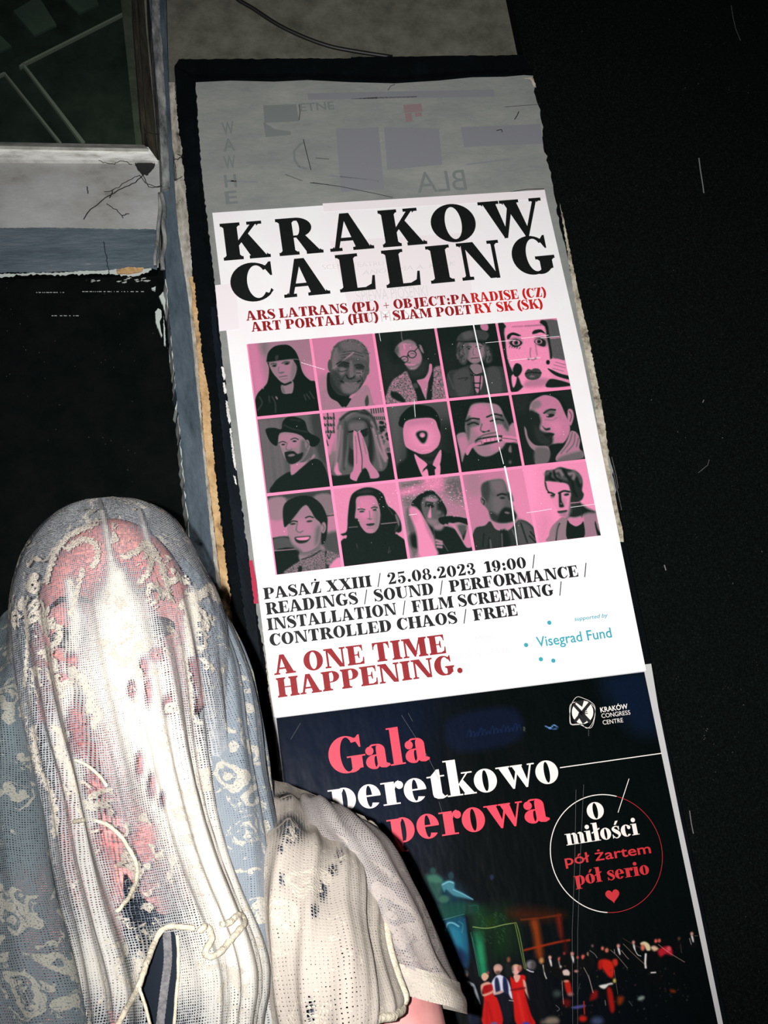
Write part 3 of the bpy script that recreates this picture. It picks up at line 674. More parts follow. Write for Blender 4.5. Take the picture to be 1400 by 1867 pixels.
serif_line(b, 'PASA\u017b XXIII / 25.08.2023  19:00 /', Z8(60, 176), Z8(1003, 62), 21, YT); serif_line(b, 'READINGS / SOUND / PERFORMANCE /', Z8(68, 229), Z8(1182, 92), 22, YT)
serif_line(b, 'INSTALLATION / FILM SCREENING /', Z8(72, 283), Z8(1096, 156), 22, YT); serif_line(b, 'CONTROLLED CHAOS / FREE', Z8(80, 337), Z8(936, 231), 22, YT)
b.build('event_details', M['ink'], event)
b = MB()
serif_line(b, 'A ONE TIME', Z8(97, 437), Z8(690, 361), 36, YT); serif_line(b, 'HAPPENING.', Z8(107, 515), Z8(750, 428), 36, YT)
b.build('slogan', M['ink_red'], event)
b = MB()
sans('supported by', Z8(1130, 250), Z8(1246, 236), 7.5, YT, .012, .25, mb=b); sans('Visegrad Fund', Z8(1002, 340), Z8(1260, 306), 19.5, YT, .012, mb=b)
for x, y in ((1043, 256), (963, 333), (1014, 382), (1057, 387)):
    c = P(*Z8(x, y), YT); b.face([c + Vector((math.cos(a * .524), 0, math.sin(a * .524))) * .0030 for a in range(12)])
b.build('sponsor_credit', M['teal'], event)

# --- a little soft-edged painter for the printed photographs: tones on a pixel canvas, kept as colours of a fine mesh
class Pic:
    def __init__(s, x0, y0, x1, y1, res=1.2, rgb=False):
        s.x0, s.y0, s.res = x0, y0, res
        s.w, s.h = int((x1 - x0) * res) + 2, int((y1 - y0) * res) + 2
        yy, xx = np.mgrid[0:s.h, 0:s.w]
        s.X, s.Y = x0 + xx / res, y0 + yy / res
        s.a = np.zeros((s.h, s.w, 3 if rgb else 1)); s.rgb = rgb; s.T = (0, 0, 1)
        s.rs = np.random.RandomState(int(x0 * 7 + y0))
    def t(s, ox, oy, k): s.T = (ox, oy, k); return s
    def _pts(s, q): return [(s.T[0] + x / s.T[2], s.T[1] + y / s.T[2]) for x, y in (Ls(q) if isinstance(q, str) else q)]
    def _box(s, pts, pad):
        xs = [p[0] for p in pts]; ys = [p[1] for p in pts]
        i0 = max(0, int((min(ys) - pad - s.y0) * s.res)); i1 = min(s.h, int((max(ys) + pad - s.y0) * s.res) + 2)
        j0 = max(0, int((min(xs) - pad - s.x0) * s.res)); j1 = min(s.w, int((max(xs) + pad - s.x0) * s.res) + 2)
        return (slice(i0, max(i0, i1)), slice(j0, max(j0, j1)))
    def _mix(s, bx, m, v):
        v = np.array(v if s.rgb else [v], float); m = m[..., None]
        s.a[bx] = s.a[bx] * (1 - m) + v * m
    def _dist(s, X, Y, pts, closed):
        d = np.full(X.shape, 1e9); ins = np.zeros(X.shape, bool)
        q = pts if closed else pts[:-1]
        for i in range(len(q)):
            ax, ay = pts[i]; bx, by = pts[(i + 1) % len(pts)]
            vx, vy = bx - ax, by - ay; L = vx * vx + vy * vy or 1e-9
            t = np.clip(((X - ax) * vx + (Y - ay) * vy) / L, 0, 1)
            d = np.minimum(d, np.hypot(X - ax - t * vx, Y - ay - t * vy))
            if closed and ay != by:
                c = ((ay > Y) != (by > Y)) & (X < vx * (Y - ay) / vy + ax); ins ^= c
        return d, ins
    def po(s, v, q, soft=1.0, sm=1, a=1.0):
        pts = s._pts(q)
        if sm: pts = [tuple(p) for p in catmull(pts, 4, True)]
        bx = s._box(pts, soft + 1); X, Y = s.X[bx], s.Y[bx]
        if X.size == 0: return s
        d, ins = s._dist(X, Y, pts, True); sd = np.where(ins, d, -d)
        s._mix(bx, np.clip(.5 + sd / max(soft, .3), 0, 1) * a, v); return s
    def el(s, v, cx, cy, rx, ry, rot=0, soft=1.0, a=1.0):
        c, sn = math.cos(math.radians(rot)), math.sin(math.radians(rot))
        return s.po(v, [(cx + rx * math.cos(k * .393) * c - ry * math.sin(k * .393) * sn, cy + rx * math.cos(k * .393) * sn + ry * math.sin(k * .393) * c) for k in range(16)], soft, 0, a)
    def li(s, v, w, q, soft=.7, a=1.0, sm=1):
        pts = s._pts(q)
        if sm and len(pts) > 2: pts = [tuple(p) for p in catmull(pts, 4)]
        bx = s._box(pts, w + soft + 1); X, Y = s.X[bx], s.Y[bx]
        if X.size == 0: return s
        d, _ = s._dist(X, Y, pts, False); s._mix(bx, np.clip(.5 + (w / 2 - d) / soft, 0, 1) * a, v); return s
    def grain(s, k, q=None, sz=1):
        n_ = s.rs.normal(0, k, (s.h // sz + 1, s.w // sz + 1)); n_ = np.kron(n_, np.ones((sz, sz)))[:s.h, :s.w]
        if q:
            pts = [tuple(p) for p in catmull(s._pts(q), 3, True)]; d, ins = s._dist(s.X, s.Y, pts, True); n_ = n_ * ins
        s.a += n_[..., None]; return s
    def vgrad(s, v0, v1, horiz=False):
        t = ((s.X - s.x0) / (s.w / s.res)) if horiz else ((s.Y - s.y0) / (s.h / s.res))
        s.a[:] = (v0 + (v1 - v0) * t)[..., None]; return s
    def sample(s, x, y):
        fx = np.clip((x - s.x0) * s.res, 0, s.w - 1.001); fy = np.clip((y - s.y0) * s.res, 0, s.h - 1.001)
        i, j = fy.astype(int), fx.astype(int); u, v = (fx - j)[:, None], (fy - i)[:, None]
        return s.a[i, j] * (1 - u) * (1 - v) + s.a[i, j + 1] * u * (1 - v) + s.a[i + 1, j] * (1 - u) * v + s.a[i + 1, j + 1] * u * v
def lin(c):
    c = np.clip(c, 0, 1); return np.where(c <= .04045, c / 12.92, ((c + .055) / 1.055) ** 2.4)
RMP = np.array([[0, 12, 26, 21], [.12, 30, 38, 35], [.35, 84, 84, 84], [.55, 134, 112, 120], [.75, 190, 116, 147], [1.0, 248, 146, 184]], float)
def duo(t):
    t = np.clip(t[:, 0], 0, 1); return lin(np.stack([np.interp(t, RMP[:, 0], RMP[:, k] / 255) for k in (1, 2, 3)], 1))
def photo_material(name, rough=.5):
    m = mat(name, (1, 1, 1, 1), rough, .08); n = N(m)
    a = n.new('ShaderNodeVertexColor'); a.layer_name = 'print'; n.ln(a.outputs[0], n.bsdf().inputs['Base Color']); return m
M['photo'] = photo_material('printed_photograph')
KR = np.array(RM)
def Pn(x, y, Y):
    d = np.stack([(x - 700) / FPX, (933.5 - y) / FPX, -np.ones_like(x)], 1) @ KR.T
    return np.array(CAM) + d * ((Y - CAM.y) / d[:, 1])[:, None]
def projn(p):
    c = (p - np.array(CAM)) @ KR
    return 700 + FPX * c[:, 0] / -c[:, 2], 933.5 - FPX * c[:, 1] / -c[:, 2]
def print_grid(name, corners, nx, ny, pic, cmap, parent, material, Y):   # corners: world points TL TR BR BL
    tl, tr, br, bl_ = [np.array(c) for c in corners]
    v, u = np.mgrid[0:ny + 1, 0:nx + 1]; u = (u / nx).ravel()[:, None]; v = (v / ny).ravel()[:, None]
    W = (tl * (1 - u) + tr * u) * (1 - v) + (bl_ * (1 - u) + br * u) * v; W[:, 1] = Y
    px, py = projn(W); c = cmap(pic.sample(px, py))
    me = bpy.data.meshes.new(name)
    i = np.arange(nx * ny); r = i // nx; k = i % nx; a = r * (nx + 1) + k
    F = np.stack([a, a + nx + 1, a + nx + 2, a + 1], 1)
    me.vertices.add(len(W)); me.vertices.foreach_set('co', W.ravel())
    me.loops.add(4 * nx * ny); me.loops.foreach_set('vertex_index', F.ravel().astype(np.int32))
    me.polygons.add(nx * ny); me.polygons.foreach_set('loop_start', (i * 4).astype(np.int32)); 
    me.update(calc_edges=True)
    at = me.color_attributes.new('print', 'FLOAT_COLOR', 'POINT')
    at.data.foreach_set('color', np.concatenate([c, np.ones((len(c), 1))], 1).astype(np.float32).ravel())
    me.materials.append(material); me.validate()
    return link(name, me, parent)

# ------------------------------------------------------------------ the fifteen printed portraits
GTL, GTR, GBR, GBL = [np.array(P(x, y, 0)) for x, y in ((449.5, 628), (1014.5, 580.5), (1095, 976.5), (502.5, 1048.5))]
def gpt(u, v): return (GTL * (1 - u) + GTR * u) * (1 - v) + (GBL * (1 - u) + GBR * u) * v
b = MB(); b.face([Vector(q) + Vector((0, -.0006, 0)) for q in (gpt(0, 0), gpt(0, 1), gpt(1, 1), gpt(1, 0))]); b.build('pink_grid', M['pink'], event)
GU, GV = .0042, .0062
def tile(c, r):
    u0, u1 = c / 5 + (GU if c else .004), (c + 1) / 5 - (GU if c < 4 else 0); v0, v1 = r / 3 + (GV if r else 0), (r + 1) / 3 - (GV if r < 2 else 0)
    return [gpt(u0, v0), gpt(u1, v0), gpt(u1, v1), gpt(u0, v1)]
def portrait(c, r, label, paint):
    q = tile(c, r); px, py = projn(np.array(q))
    p = Pic(px.min() - 1, py.min() - 1, px.max() + 1, py.max() + 1, 1.6); paint(p); p.grain(.012)
    o = print_grid('portrait', q, 132, 146, p, duo, event, M['photo'], -.0011); o['label'] = label
A_ = (440, 600, 8.75); z5 = (430, 570, 4); B_ = (680, 590, 8.75); z6 = (750, 570, 3.889); C_ = (700, 720, 8.75); D_ = (480, 880, 5); E_ = (720, 850, 5.185); F_ = (930, 840, 7.778)

def f1(p):
    p.vgrad(.62, .66).t(*A_)
    p.po(.78, '80 250 260 220 330 600 380 900 240 1060 200 1000', 14); p.po(.74, '980 600 1150 560 1200 860 1050 780', 12); p.po(.5, '300 230 420 200 420 420 330 380', 12)
    p.po(.03, '640 250 760 260 860 350 920 480 960 640 1010 740 1100 820 1200 880 1300 1400 200 1400 215 1150 270 1010 390 890 430 780 440 620 405 500 430 370 520 280', 1.2)
    p.po(.58, '440 545 520 520 640 500 800 470 840 520 880 600 870 700 830 800 760 860 690 870 630 840 560 770 490 680', 1.2)
    p.po(.66, '560 540 660 500 780 490 800 640 760 780 660 820 600 760 570 650', 9, a=.7); p.po(.47, '820 520 880 600 860 720 800 820 790 700', 6, a=.8)
    p.po(.56, '640 890 820 830 820 1000 760 1030 660 1020', 1.2); p.po(.42, '640 890 700 1010 650 1010', 3)
    p.po(.03, '400 500 470 360 650 300 800 350 860 470 740 490 560 505 430 530', 1.5); p.po(.2, '540 430 590 420 580 490 540 490', 2)
    p.el(.2, 525, 585, 40, 20, -8, 2); p.el(.2, 725, 550, 46, 20, -8, 2); p.el(.05, 530, 588, 18, 14); p.el(.05, 728, 552, 20, 15)
    p.li(.22, 2.0, '470 560 510 548 560 555', 2); p.li(.22, 2.2, '650 545 700 520 770 525', 2); p.li(.4, 1.4, '600 600 590 660 600 700'); p.po(.34, '595 700 640 710 690 690 660 680 620 690', 2)
    p.li(.3, 1.6, '610 765 660 755 730 745', 1.4); p.li(.46, 1.6, '640 800 690 798 730 785', 2); p.li(.03, 3.5, '640 870 700 885 790 850', 2)
    for q in ('290 1080 330 1180 260 1300', '440 1070 450 1160', '490 1080 540 1180 545 1330', '1000 1050 1030 1130', '1090 1000 1160 1110', '1040 1040 1090 1110'): p.li(.22, 2.2, q, 2)
    p.li(.5, 3, '555 1085 570 1110'); p.el(.55, 350, 945, 10, 12); p.li(.45, 1.2, '410 530 470 525 640 500 800 480 920 485', 1)
def f2(p):
    p.vgrad(.78, .75).t(*z5); p.po(.66, '600 480 700 470 740 700 620 700', 10)
    p.po(.62, '610 590 680 560 760 620 820 640 900 560 960 530 1000 650 1010 720 620 720', 1.2); p.grain(.05, '610 590 680 560 760 640 700 720 620 720')
    p.po(.04, '665 450 690 440 720 500 800 590 830 600 815 640 780 690 740 650 690 620 665 560', 1.5); p.po(.05, '780 660 800 630 840 625 830 650 800 690', 1)
    p.po(.30, '790 200 870 195 940 240 970 310 970 400 950 480 900 560 840 600 760 600 700 540 685 440 690 330 720 240', 1.4)
    p.po(.40, '760 220 860 205 930 260 900 290 800 280', 6); p.po(.46, '710 290 740 260 740 400 700 400', 5); p.po(.22, '700 430 760 450 780 560 760 600 710 540', 6)
    p.el(.28, 685, 385, 16, 44); p.el(.3, 960, 420, 14, 36); p.po(.16, '735 385 770 360 820 375 825 400 780 405', 2.5); p.po(.16, '870 395 910 385 935 410 900 425', 2.5)
    p.li(.08, 2.2, '735 375 770 358 830 372', 1.5); p.li(.08, 2, '868 385 905 378 935 395', 1.5); p.po(.42, '830 360 850 360 860 460 830 465', 3); p.li(.1, 2.5, '805 455 820 480 850 478 875 455', 2); p.li(.14, 1.6, '800 440 770 500', 2)
    for i in range(60):
        a = p.rs.uniform(3.3, 6.2); r_ = p.rs.uniform(.86, 1.02); p.li(p.rs.choice([.2, .3, .45, .55]), 1.4, [(830 + 145 * r_ * math.cos(a), 330 + 135 * r_ * math.sin(a)), (830 + 145 * r_ * math.cos(a) + p.rs.uniform(-8, 8), 330 + 135 * r_ * math.sin(a) + p.rs.uniform(-8, 8))], 1.2, .7)
    p.po(.42, '720 300 800 280 900 285 950 320 950 350 880 330 800 330 730 350', 6, a=.7); p.po(.45, '760 400 800 410 790 450 760 450', 5); p.po(.45, '880 420 930 425 910 470 870 460', 5); p.po(.14, '690 440 720 520 770 580 840 600 800 610 730 580 690 520', 4, a=.8)
    p.li(.1, 3, '765 500 810 520 860 522 905 495', 1.5); p.li(.55, 2, '795 512 840 522 880 510', 1.4); p.po(.42, '770 520 900 520 860 580 790 580', 6)
    for q in ('780 290 850 280 920 300', '770 310 850 300 930 320', '770 330 800 322'): p.li(.2, 1.4, q, 1.4)
    p.li(.16, 1.5, '745 420 770 430 810 420'); p.li(.16, 1.5, '880 440 910 440 930 425'); p.li(.16, 1.8, '905 460 925 500 900 550', 2); p.grain(.03, '700 250 960 250 950 560 760 600')
    p.po(.95, '705 410 745 380 850 290 855 300 800 340 740 380', 1.5, a=.45); p.po(.22, '940 640 960 600 970 660 950 690', 2)
def f3(p):
    p.vgrad(.10, .10).t(*B_); p.po(.13, '120 480 430 600 430 800 200 1000', 20); p.po(.05, '260 280 340 270 400 600 300 560', 14)
    p.po(.5, '540 760 430 830 320 900 230 1080 220 1280 560 1260 700 1240 640 960', 2); p.po(.5, '950 740 1030 680 1110 720 1200 1180 940 1210 960 900', 2)
    p.grain(.17, '500 780 320 920 230 1080 230 1280 700 1240 640 960', 2); p.grain(.17, '960 720 1110 720 1200 1180 940 1210', 2)
    p.po(.78, '900 650 940 660 930 800 860 1000 830 1190 760 1010 700 910 820 870 880 760', 1.5); p.po(.72, '700 910 760 1010 830 1190 860 1180 880 960 800 900', 2)
    p.po(.06, '560 760 640 820 700 920 770 1060 830 1210 730 1220 660 1040 600 900', 1.5); p.po(.08, '900 900 960 740 960 900 940 1000 940 1180 850 1190', 3); p.po(.25, '640 960 700 950 720 1020 660 1030', 3); p.po(.06, '290 1080 420 1120 520 1240 440 1250 300 1170', 3)
    p.po(.12, '560 700 780 700 840 560 880 640 880 760 820 850 720 890 620 900 570 820', 4); p.po(.07, '700 270 800 330 860 520 820 560 760 400', 8)
    p.po(.64, '380 360 460 290 560 265 650 300 710 380 760 470 780 560 760 650 680 730 590 740 540 690 490 600 420 540 360 440', 3)
    p.po(.5, '480 290 570 260 650 290 680 340 560 330', 5); p.po(.16, '540 700 600 740 700 730 790 600 850 640 800 800 640 840 570 780', 9); p.po(.3, '340 430 400 360 420 500 380 480', 6)
    p.po(.55, '730 350 770 350 810 470 770 440', 2); p.po(.78, '440 480 500 420 560 480 500 530', 14, a=.6)
    for c in ((622, 490, 66, 56), (500, 570, 58, 48)):
        p.li(.06, 1.7, [(c[0] + c[2] * math.cos(k * .35), c[1] + c[3] * math.sin(k * .35)) for k in range(19)], 1.1)
    p.li(.06, 1.6, '660 440 740 360', 1); p.li(.06, 1.6, '545 520 560 500 575 510', 1); p.li(.08, 1.3, '440 545 420 550', 1)
    p.li(.25, 1.3, '600 480 640 475 660 485', 1.5); p.li(.28, 1.3, '470 575 520 565', 1.5); p.li(.3, 1.4, '560 560 550 620 600 620', 2); p.li(.9, 1.1, '510 650 560 655 670 655', 1); p.li(.4, 2, '560 690 640 690 720 650', 3)
    p.li(.45, 1.4, '450 130 460 230 480 290', 1); p.li(.95, 1.6, '490 330 505 400', 3); p.li(.9, .9, '520 335 600 325', 1)
def f4(p):
    p.vgrad(.06, .05).t(*z6); p.po(.75, '490 85 540 85 540 125 500 120', 2); p.po(.1, '200 250 330 260 330 380 240 400', 20)
    p.po(.20, '255 430 330 400 420 370 520 390 600 380 660 400 690 560 280 600', 3); p.po(.27, '300 440 400 400 420 560 330 590', 5); p.po(.27, '540 400 620 400 640 560 560 570', 5)
    p.po(.30, '320 240 350 200 400 240 390 360 340 350', 5, a=.9); p.po(.28, '520 230 560 260 570 340 530 350', 6); p.grain(.02, '320 210 560 210 570 350 330 350')
    p.po(.24, '320 200 345 150 400 128 470 122 530 135 550 165 520 200 450 200 390 205', 2); p.li(.12, 2, '320 205 400 205 470 195 530 200', 2); p.po(.33, '360 150 420 132 440 170 380 190', 5)
    for i in range(70):
        s_ = p.rs.choice([-1, 1]); x = 440 + s_ * p.rs.uniform(60, 118); y = p.rs.uniform(210, 330); p.li(p.rs.choice([.08, .2, .36, .46]), 2.0, [(x, y), (x + p.rs.uniform(-8, 8), y + 14), (x + p.rs.uniform(-10, 10), y + 28)], 2, .7)
    p.po(.52, '375 225 440 212 500 225 515 290 490 345 445 362 405 340 380 290', 2.5); p.po(.68, '430 240 470 240 490 310 440 345 420 300', 6, a=.6); p.po(.36, '375 225 410 225 400 320 385 300', 4)
    p.li(.15, 1.6, '390 245 410 240 425 245', 1); p.li(.15, 1.6, '455 242 480 238 500 242', 1); p.el(.12, 408, 256, 10, 6); p.el(.12, 480, 254, 11, 6); p.li(.36, 1.2, '440 255 436 295 450 302', 1.2); p.li(.2, 1.6, '425 325 450 322 475 320', 1.2)
    p.po(.52, '420 370 490 370 500 430 470 470 430 430', 2); p.po(.7, '440 440 500 440 500 520 470 570 445 520', 2)
    for q in ('415 400 450 440 500 430', '420 440 460 445 510 440', '440 450 450 580', '490 450 480 580', '440 500 490 500', '445 530 480 535'): p.li(.06, 2.2, q, 1.2)
    p.li(.1, 1.3, '330 470 400 460 380 480', 1.5); p.li(.32, 1.5, '260 440 300 540', 3)
def f5(p):
    p.vgrad(.95, .95).t(*z6); p.po(.36, '930 60 1050 60 1060 150 1100 320 1010 330 960 180', 3); p.li(.85, 1.6, '960 185 1060 175', 1)
    p.po(.08, '610 90 670 95 668 180 680 320 720 420 720 380 790 370 780 480 790 530 690 540', 2); p.po(.06, '910 65 960 70 985 220 1000 320 980 330 950 180', 2.5)
    p.po(.95, '680 90 920 80 960 190 980 300 980 430 950 510 870 530 790 520 760 460 700 360 670 220', 3); p.po(.6, '840 470 970 470 940 520 800 525', 8, a=.7)
    p.po(.06, '680 190 680 160 720 140 775 160 760 168 715 160 695 185', 1.3); p.po(.06, '855 150 870 125 920 120 950 150 915 140 880 150', 1.3)
    p.po(.45, '690 200 720 175 775 185 785 220 740 245 700 230', 5, a=.7); p.po(.45, '870 190 900 165 960 185 955 240 890 230', 5, a=.7)
    p.po(.1, '695 215 735 185 785 210 770 235 730 245', 1.5); p.po(.1, '870 205 905 180 950 200 945 240 900 230', 1.5)
    p.el(.97, 742, 213, 27, 19); p.el(.97, 902, 205, 24, 18); p.el(.35, 742, 214, 18, 17); p.el(.35, 904, 205, 17, 16); p.el(.03, 743, 214, 10, 10); p.el(.03, 905, 206, 10, 10)
    for i in range(5): p.li(.06, 1.2, [(700 + i * 18, 235 + 3 * i), (694 + i * 17, 246 + 3 * i)], 1)
    p.el(.15, 830, 328, 9, 7, 0, 1.5); p.el(.15, 880, 322, 9, 7, 0, 1.5); p.li(.45, 1.4, '845 250 842 300 855 335 875 330', 2); p.li(.55, 1.4, '880 230 890 300', 3)
    p.po(.24, '803 435 825 400 850 405 870 395 905 400 922 430 905 465 860 478 820 468', 1.3); p.li(.06, 2, '808 432 850 422 870 425 920 428', 1.3); p.el(.5, 855, 452, 16, 7, 0, 3); p.grain(.05, '803 435 860 400 920 430 860 478')
    p.po(.95, '710 450 745 440 740 500 720 530', 2); p.po(.07, '720 400 740 360 775 370 785 410 760 450 730 450', 1.5)
    p.po(.93, '985 330 1050 330 1100 360 1110 440 1040 430 980 380', 2); p.po(.9, '985 420 1060 460 1115 470 1115 505 1010 470', 2); p.el(.05, 968, 352, 14, 17); p.po(.08, '970 395 1050 430 1120 450 1120 475 1030 450 980 415', 1.5)
    p.po(.08, '970 480 1010 470 1120 500 1125 520 960 530', 2)
    for q in ('1020 350 1090 370', '1010 370 1090 392', '1000 395 1080 415'): p.li(.5, 1.2, q, 1)
    p.li(.55, 2, '715 100 790 96', 2, .7); p.li(.5, 2.2, '805 95 920 88', 2, .8); p.li(1, .9, '680 325 900 315', 1)
    p.grain(.03)
def f6(p):
    p.vgrad(.36, .30).t(*z5)
    for x in (180, 215, 262, 300, 560): p.li(.5, 7, [(x, 800), (x + 60, 1320)], 9, .5)
    p.po(.22, '540 740 640 740 700 1100 600 1050', 10)
    p.po(.60, '400 1060 480 1100 570 1060 560 1040 470 1200 410 1180', 2)
    p.po(.05, '275 1320 280 1240 350 1180 400 1160 420 1180 480 1130 570 1065 640 1110 690 1260 690 1300', 1.6)
    p.po(.68, '400 1130 420 1100 500 1090 540 1060 450 1150 405 1185', 2)
    p.po(.56, '305 890 400 870 500 890 530 930 540 980 500 1060 450 1100 400 1100 355 1060 320 960', 1.5); p.po(.68, '310 900 400 880 460 910 440 980 340 980', 7, a=.7); p.po(.36, '480 930 530 960 500 1060 460 1080 470 1000', 6)
    p.po(.04, '218 870 225 845 280 840 330 850 340 800 370 765 430 760 500 790 530 870 600 910 612 940 580 975 540 970 480 900 400 875 320 880 300 970 250 940', 1.3); p.li(.2, 2, '350 820 420 850 520 870', 3); p.li(.16, 2.5, '400 780 470 790', 3)
    p.po(.08, '355 1030 365 1015 420 1010 450 1030 490 1020 480 1060 440 1095 400 1105 370 1080', 2); p.el(.5, 405, 1040, 26, 9, -8, 2); p.li(.12, 1.4, '360 1020 410 1012 440 1030', 1)
    p.li(.1, 1.8, '315 950 340 940 365 948', 1.2); p.li(.1, 1.8, '400 925 430 915 455 925', 1.2); p.el(.14, 345, 962, 14, 7); p.el(.14, 428, 938, 16, 7); p.li(.34, 1.5, '375 950 365 990 385 1005 410 995', 2)
    p.el(.5, 520, 960, 18, 34); p.li(.3, 1.6, '515 940 530 960 520 985', 1.4)
def f7(p):
    p.vgrad(.7, .35).t(*z5); p.po(.75, '620 720 760 700 700 1000 660 1000', 6)
    sx = Pic  # block letters on the wall behind
    for y in (765, 815, 865): 
        for q in ((645, 0, 1), (668, 1, 1), (690, 0, 1), (712, 1, 0)):
            p.li(.12, 2.2, [(q[0], y - 26 * q[1] - 4), (q[0] + 6, y + 12)], 1); p.el(.12, q[0] - 6, y + 4, 8, 10, 0, 1); p.el(.7, q[0] - 6, y + 4, 3, 5, 0, 1)
    p.li(.12, 2.2, '668 890 680 920 690 885', 1); p.li(.12, 2.2, '660 930 672 970', 1)
    for i in range(6): p.li(.12, 2.0, [(985 + i * 17, 700 - i * 2), (990 + i * 17, 735 - i * 2)], 1); p.li(.12, 2.0, [(1010 + i * 14, 760), (1016 + i * 14, 780)], 1)
    for i in range(30): p.el(p.rs.choice([.1, .5, .3]), 1040 + p.rs.uniform(0, 80), 800 + p.rs.uniform(0, 220), 16, 12, 30, 2)
    p.po(.05, '700 1150 760 1150 1120 1020 1180 1230 690 1270', 2)
    p.po(.34, '735 850 770 760 830 720 920 700 990 740 1030 830 1060 950 1110 1060 1080 1150 980 1160 720 1190 700 1140 740 1000', 3); p.po(.12, '830 790 960 780 1000 900 990 1110 830 1110 800 950', 8)
    for q, v in (('760 830 745 980 720 1150', .6), ('775 860 770 1000 745 1180', .48), ('800 800 790 960 790 1140', .2), ('1000 850 1040 980 1090 1080', .68), ('1010 880 1030 1000 1060 1130', .5), ('990 800 1040 860', .55), ('800 760 850 730 900 720', .55), ('930 710 1000 770 1030 850', .15), ('760 780 850 720 960 740', .1), ('735 860 720 1000', .7), ('1050 900 1080 1010 1100 1060', .72), ('820 900 815 1000 800 1120', .4)): p.li(v, 4.5, q, 4, .8)
    p.po(.28, '820 800 890 780 950 800 965 870 960 990 900 1000 830 980', 4); p.po(.4, '830 810 930 800 930 850 840 860', 6); p.li(.05, 3, '825 870 870 862', 1.5); p.li(.05, 3.2, '900 870 955 850', 1.5); p.po(.08, '910 870 960 860 955 900 920 900', 3)
    p.po(.75, '855 880 880 870 895 900 905 960 915 1010 925 1130 915 1190 900 1230 840 1215 835 1180 860 1120', 1.5); p.po(.72, '890 870 915 880 960 1000 980 1090 1040 1170 1035 1205 960 1200 920 1110 905 960', 1.5)
    p.li(.12, 1.6, '888 880 903 960 920 1060 918 1150', 1.4); p.li(.4, 1.4, '870 900 880 1000 880 1100', 2); p.li(.42, 1.4, '925 920 950 1030', 2); p.po(.05, '880 1230 940 1130 980 1220 920 1250', 2)
    p.po(.8, '720 1140 740 1090 750 1150 770 1180 730 1180', 3)
def f8(p):
    p.vgrad(.30, .14).t(*C_); p.po(.36, '60 180 300 160 260 500 280 800 230 1050 150 900', 30, a=.8); p.po(.06, '900 500 1200 600 1250 1250 900 1290 920 900', 40)
    p.po(.03, '380 830 500 940 480 960 640 1320 230 1340 220 1130 300 1060 360 1000', 6); p.po(.03, '900 880 1050 940 1200 1000 1240 1260 890 1280 910 960', 5); p.po(.05, '480 920 900 860 900 960 780 1110 680 1100 500 970', 2)
    p.po(.22, '580 1020 740 1100 840 1010 740 1060', 8); p.po(.14, '600 960 880 880 860 960 720 1010', 8)
    p.po(.86, '485 945 560 1000 690 1110 620 1200 700 1310 620 1310 520 1080', 1.2); p.po(.82, '895 880 915 950 890 1110 820 1180 780 1100', 1.2); p.po(.88, '620 1230 680 1180 720 1300 660 1330', 1.2); p.po(.86, '800 1200 890 1110 890 1280 810 1290', 1.2)
    p.po(.04, '690 1130 750 1110 830 1160 810 1200 810 1300 720 1300 700 1200', 1); p.po(.05, '690 1120 720 1130 640 1210 610 1230', 1)
    p.po(.03, '245 390 300 290 400 200 520 160 640 165 760 200 840 280 890 400 900 540 850 560 290 520', 1.2)
    p.po(.80, '305 600 320 480 360 420 440 390 600 370 740 370 820 410 860 520 900 640 890 740 850 830 740 920 600 945 500 910 380 850 330 780', 1.2); p.po(.9, '420 560 640 500 800 600 780 800 600 840 440 740', 14, a=.7); p.po(.66, '360 430 560 390 740 380 780 440 560 460 400 480', 10, a=.6); p.grain(.03, '380 850 860 820 740 920 600 945')
    p.po(.05, '510 640 540 585 620 570 680 590 695 650 670 740 630 775 580 750', 4); p.el(.75, 612, 640, 44, 40, 0, 3); p.el(.9, 612, 650, 26, 22, 0, 2); p.li(.95, 1.2, '560 800 640 805 710 800', 1); p.li(.95, 1.2, '600 900 690 880 760 895', 1)
    p.li(.4, 1.5, '470 165 490 280 500 380', 1)
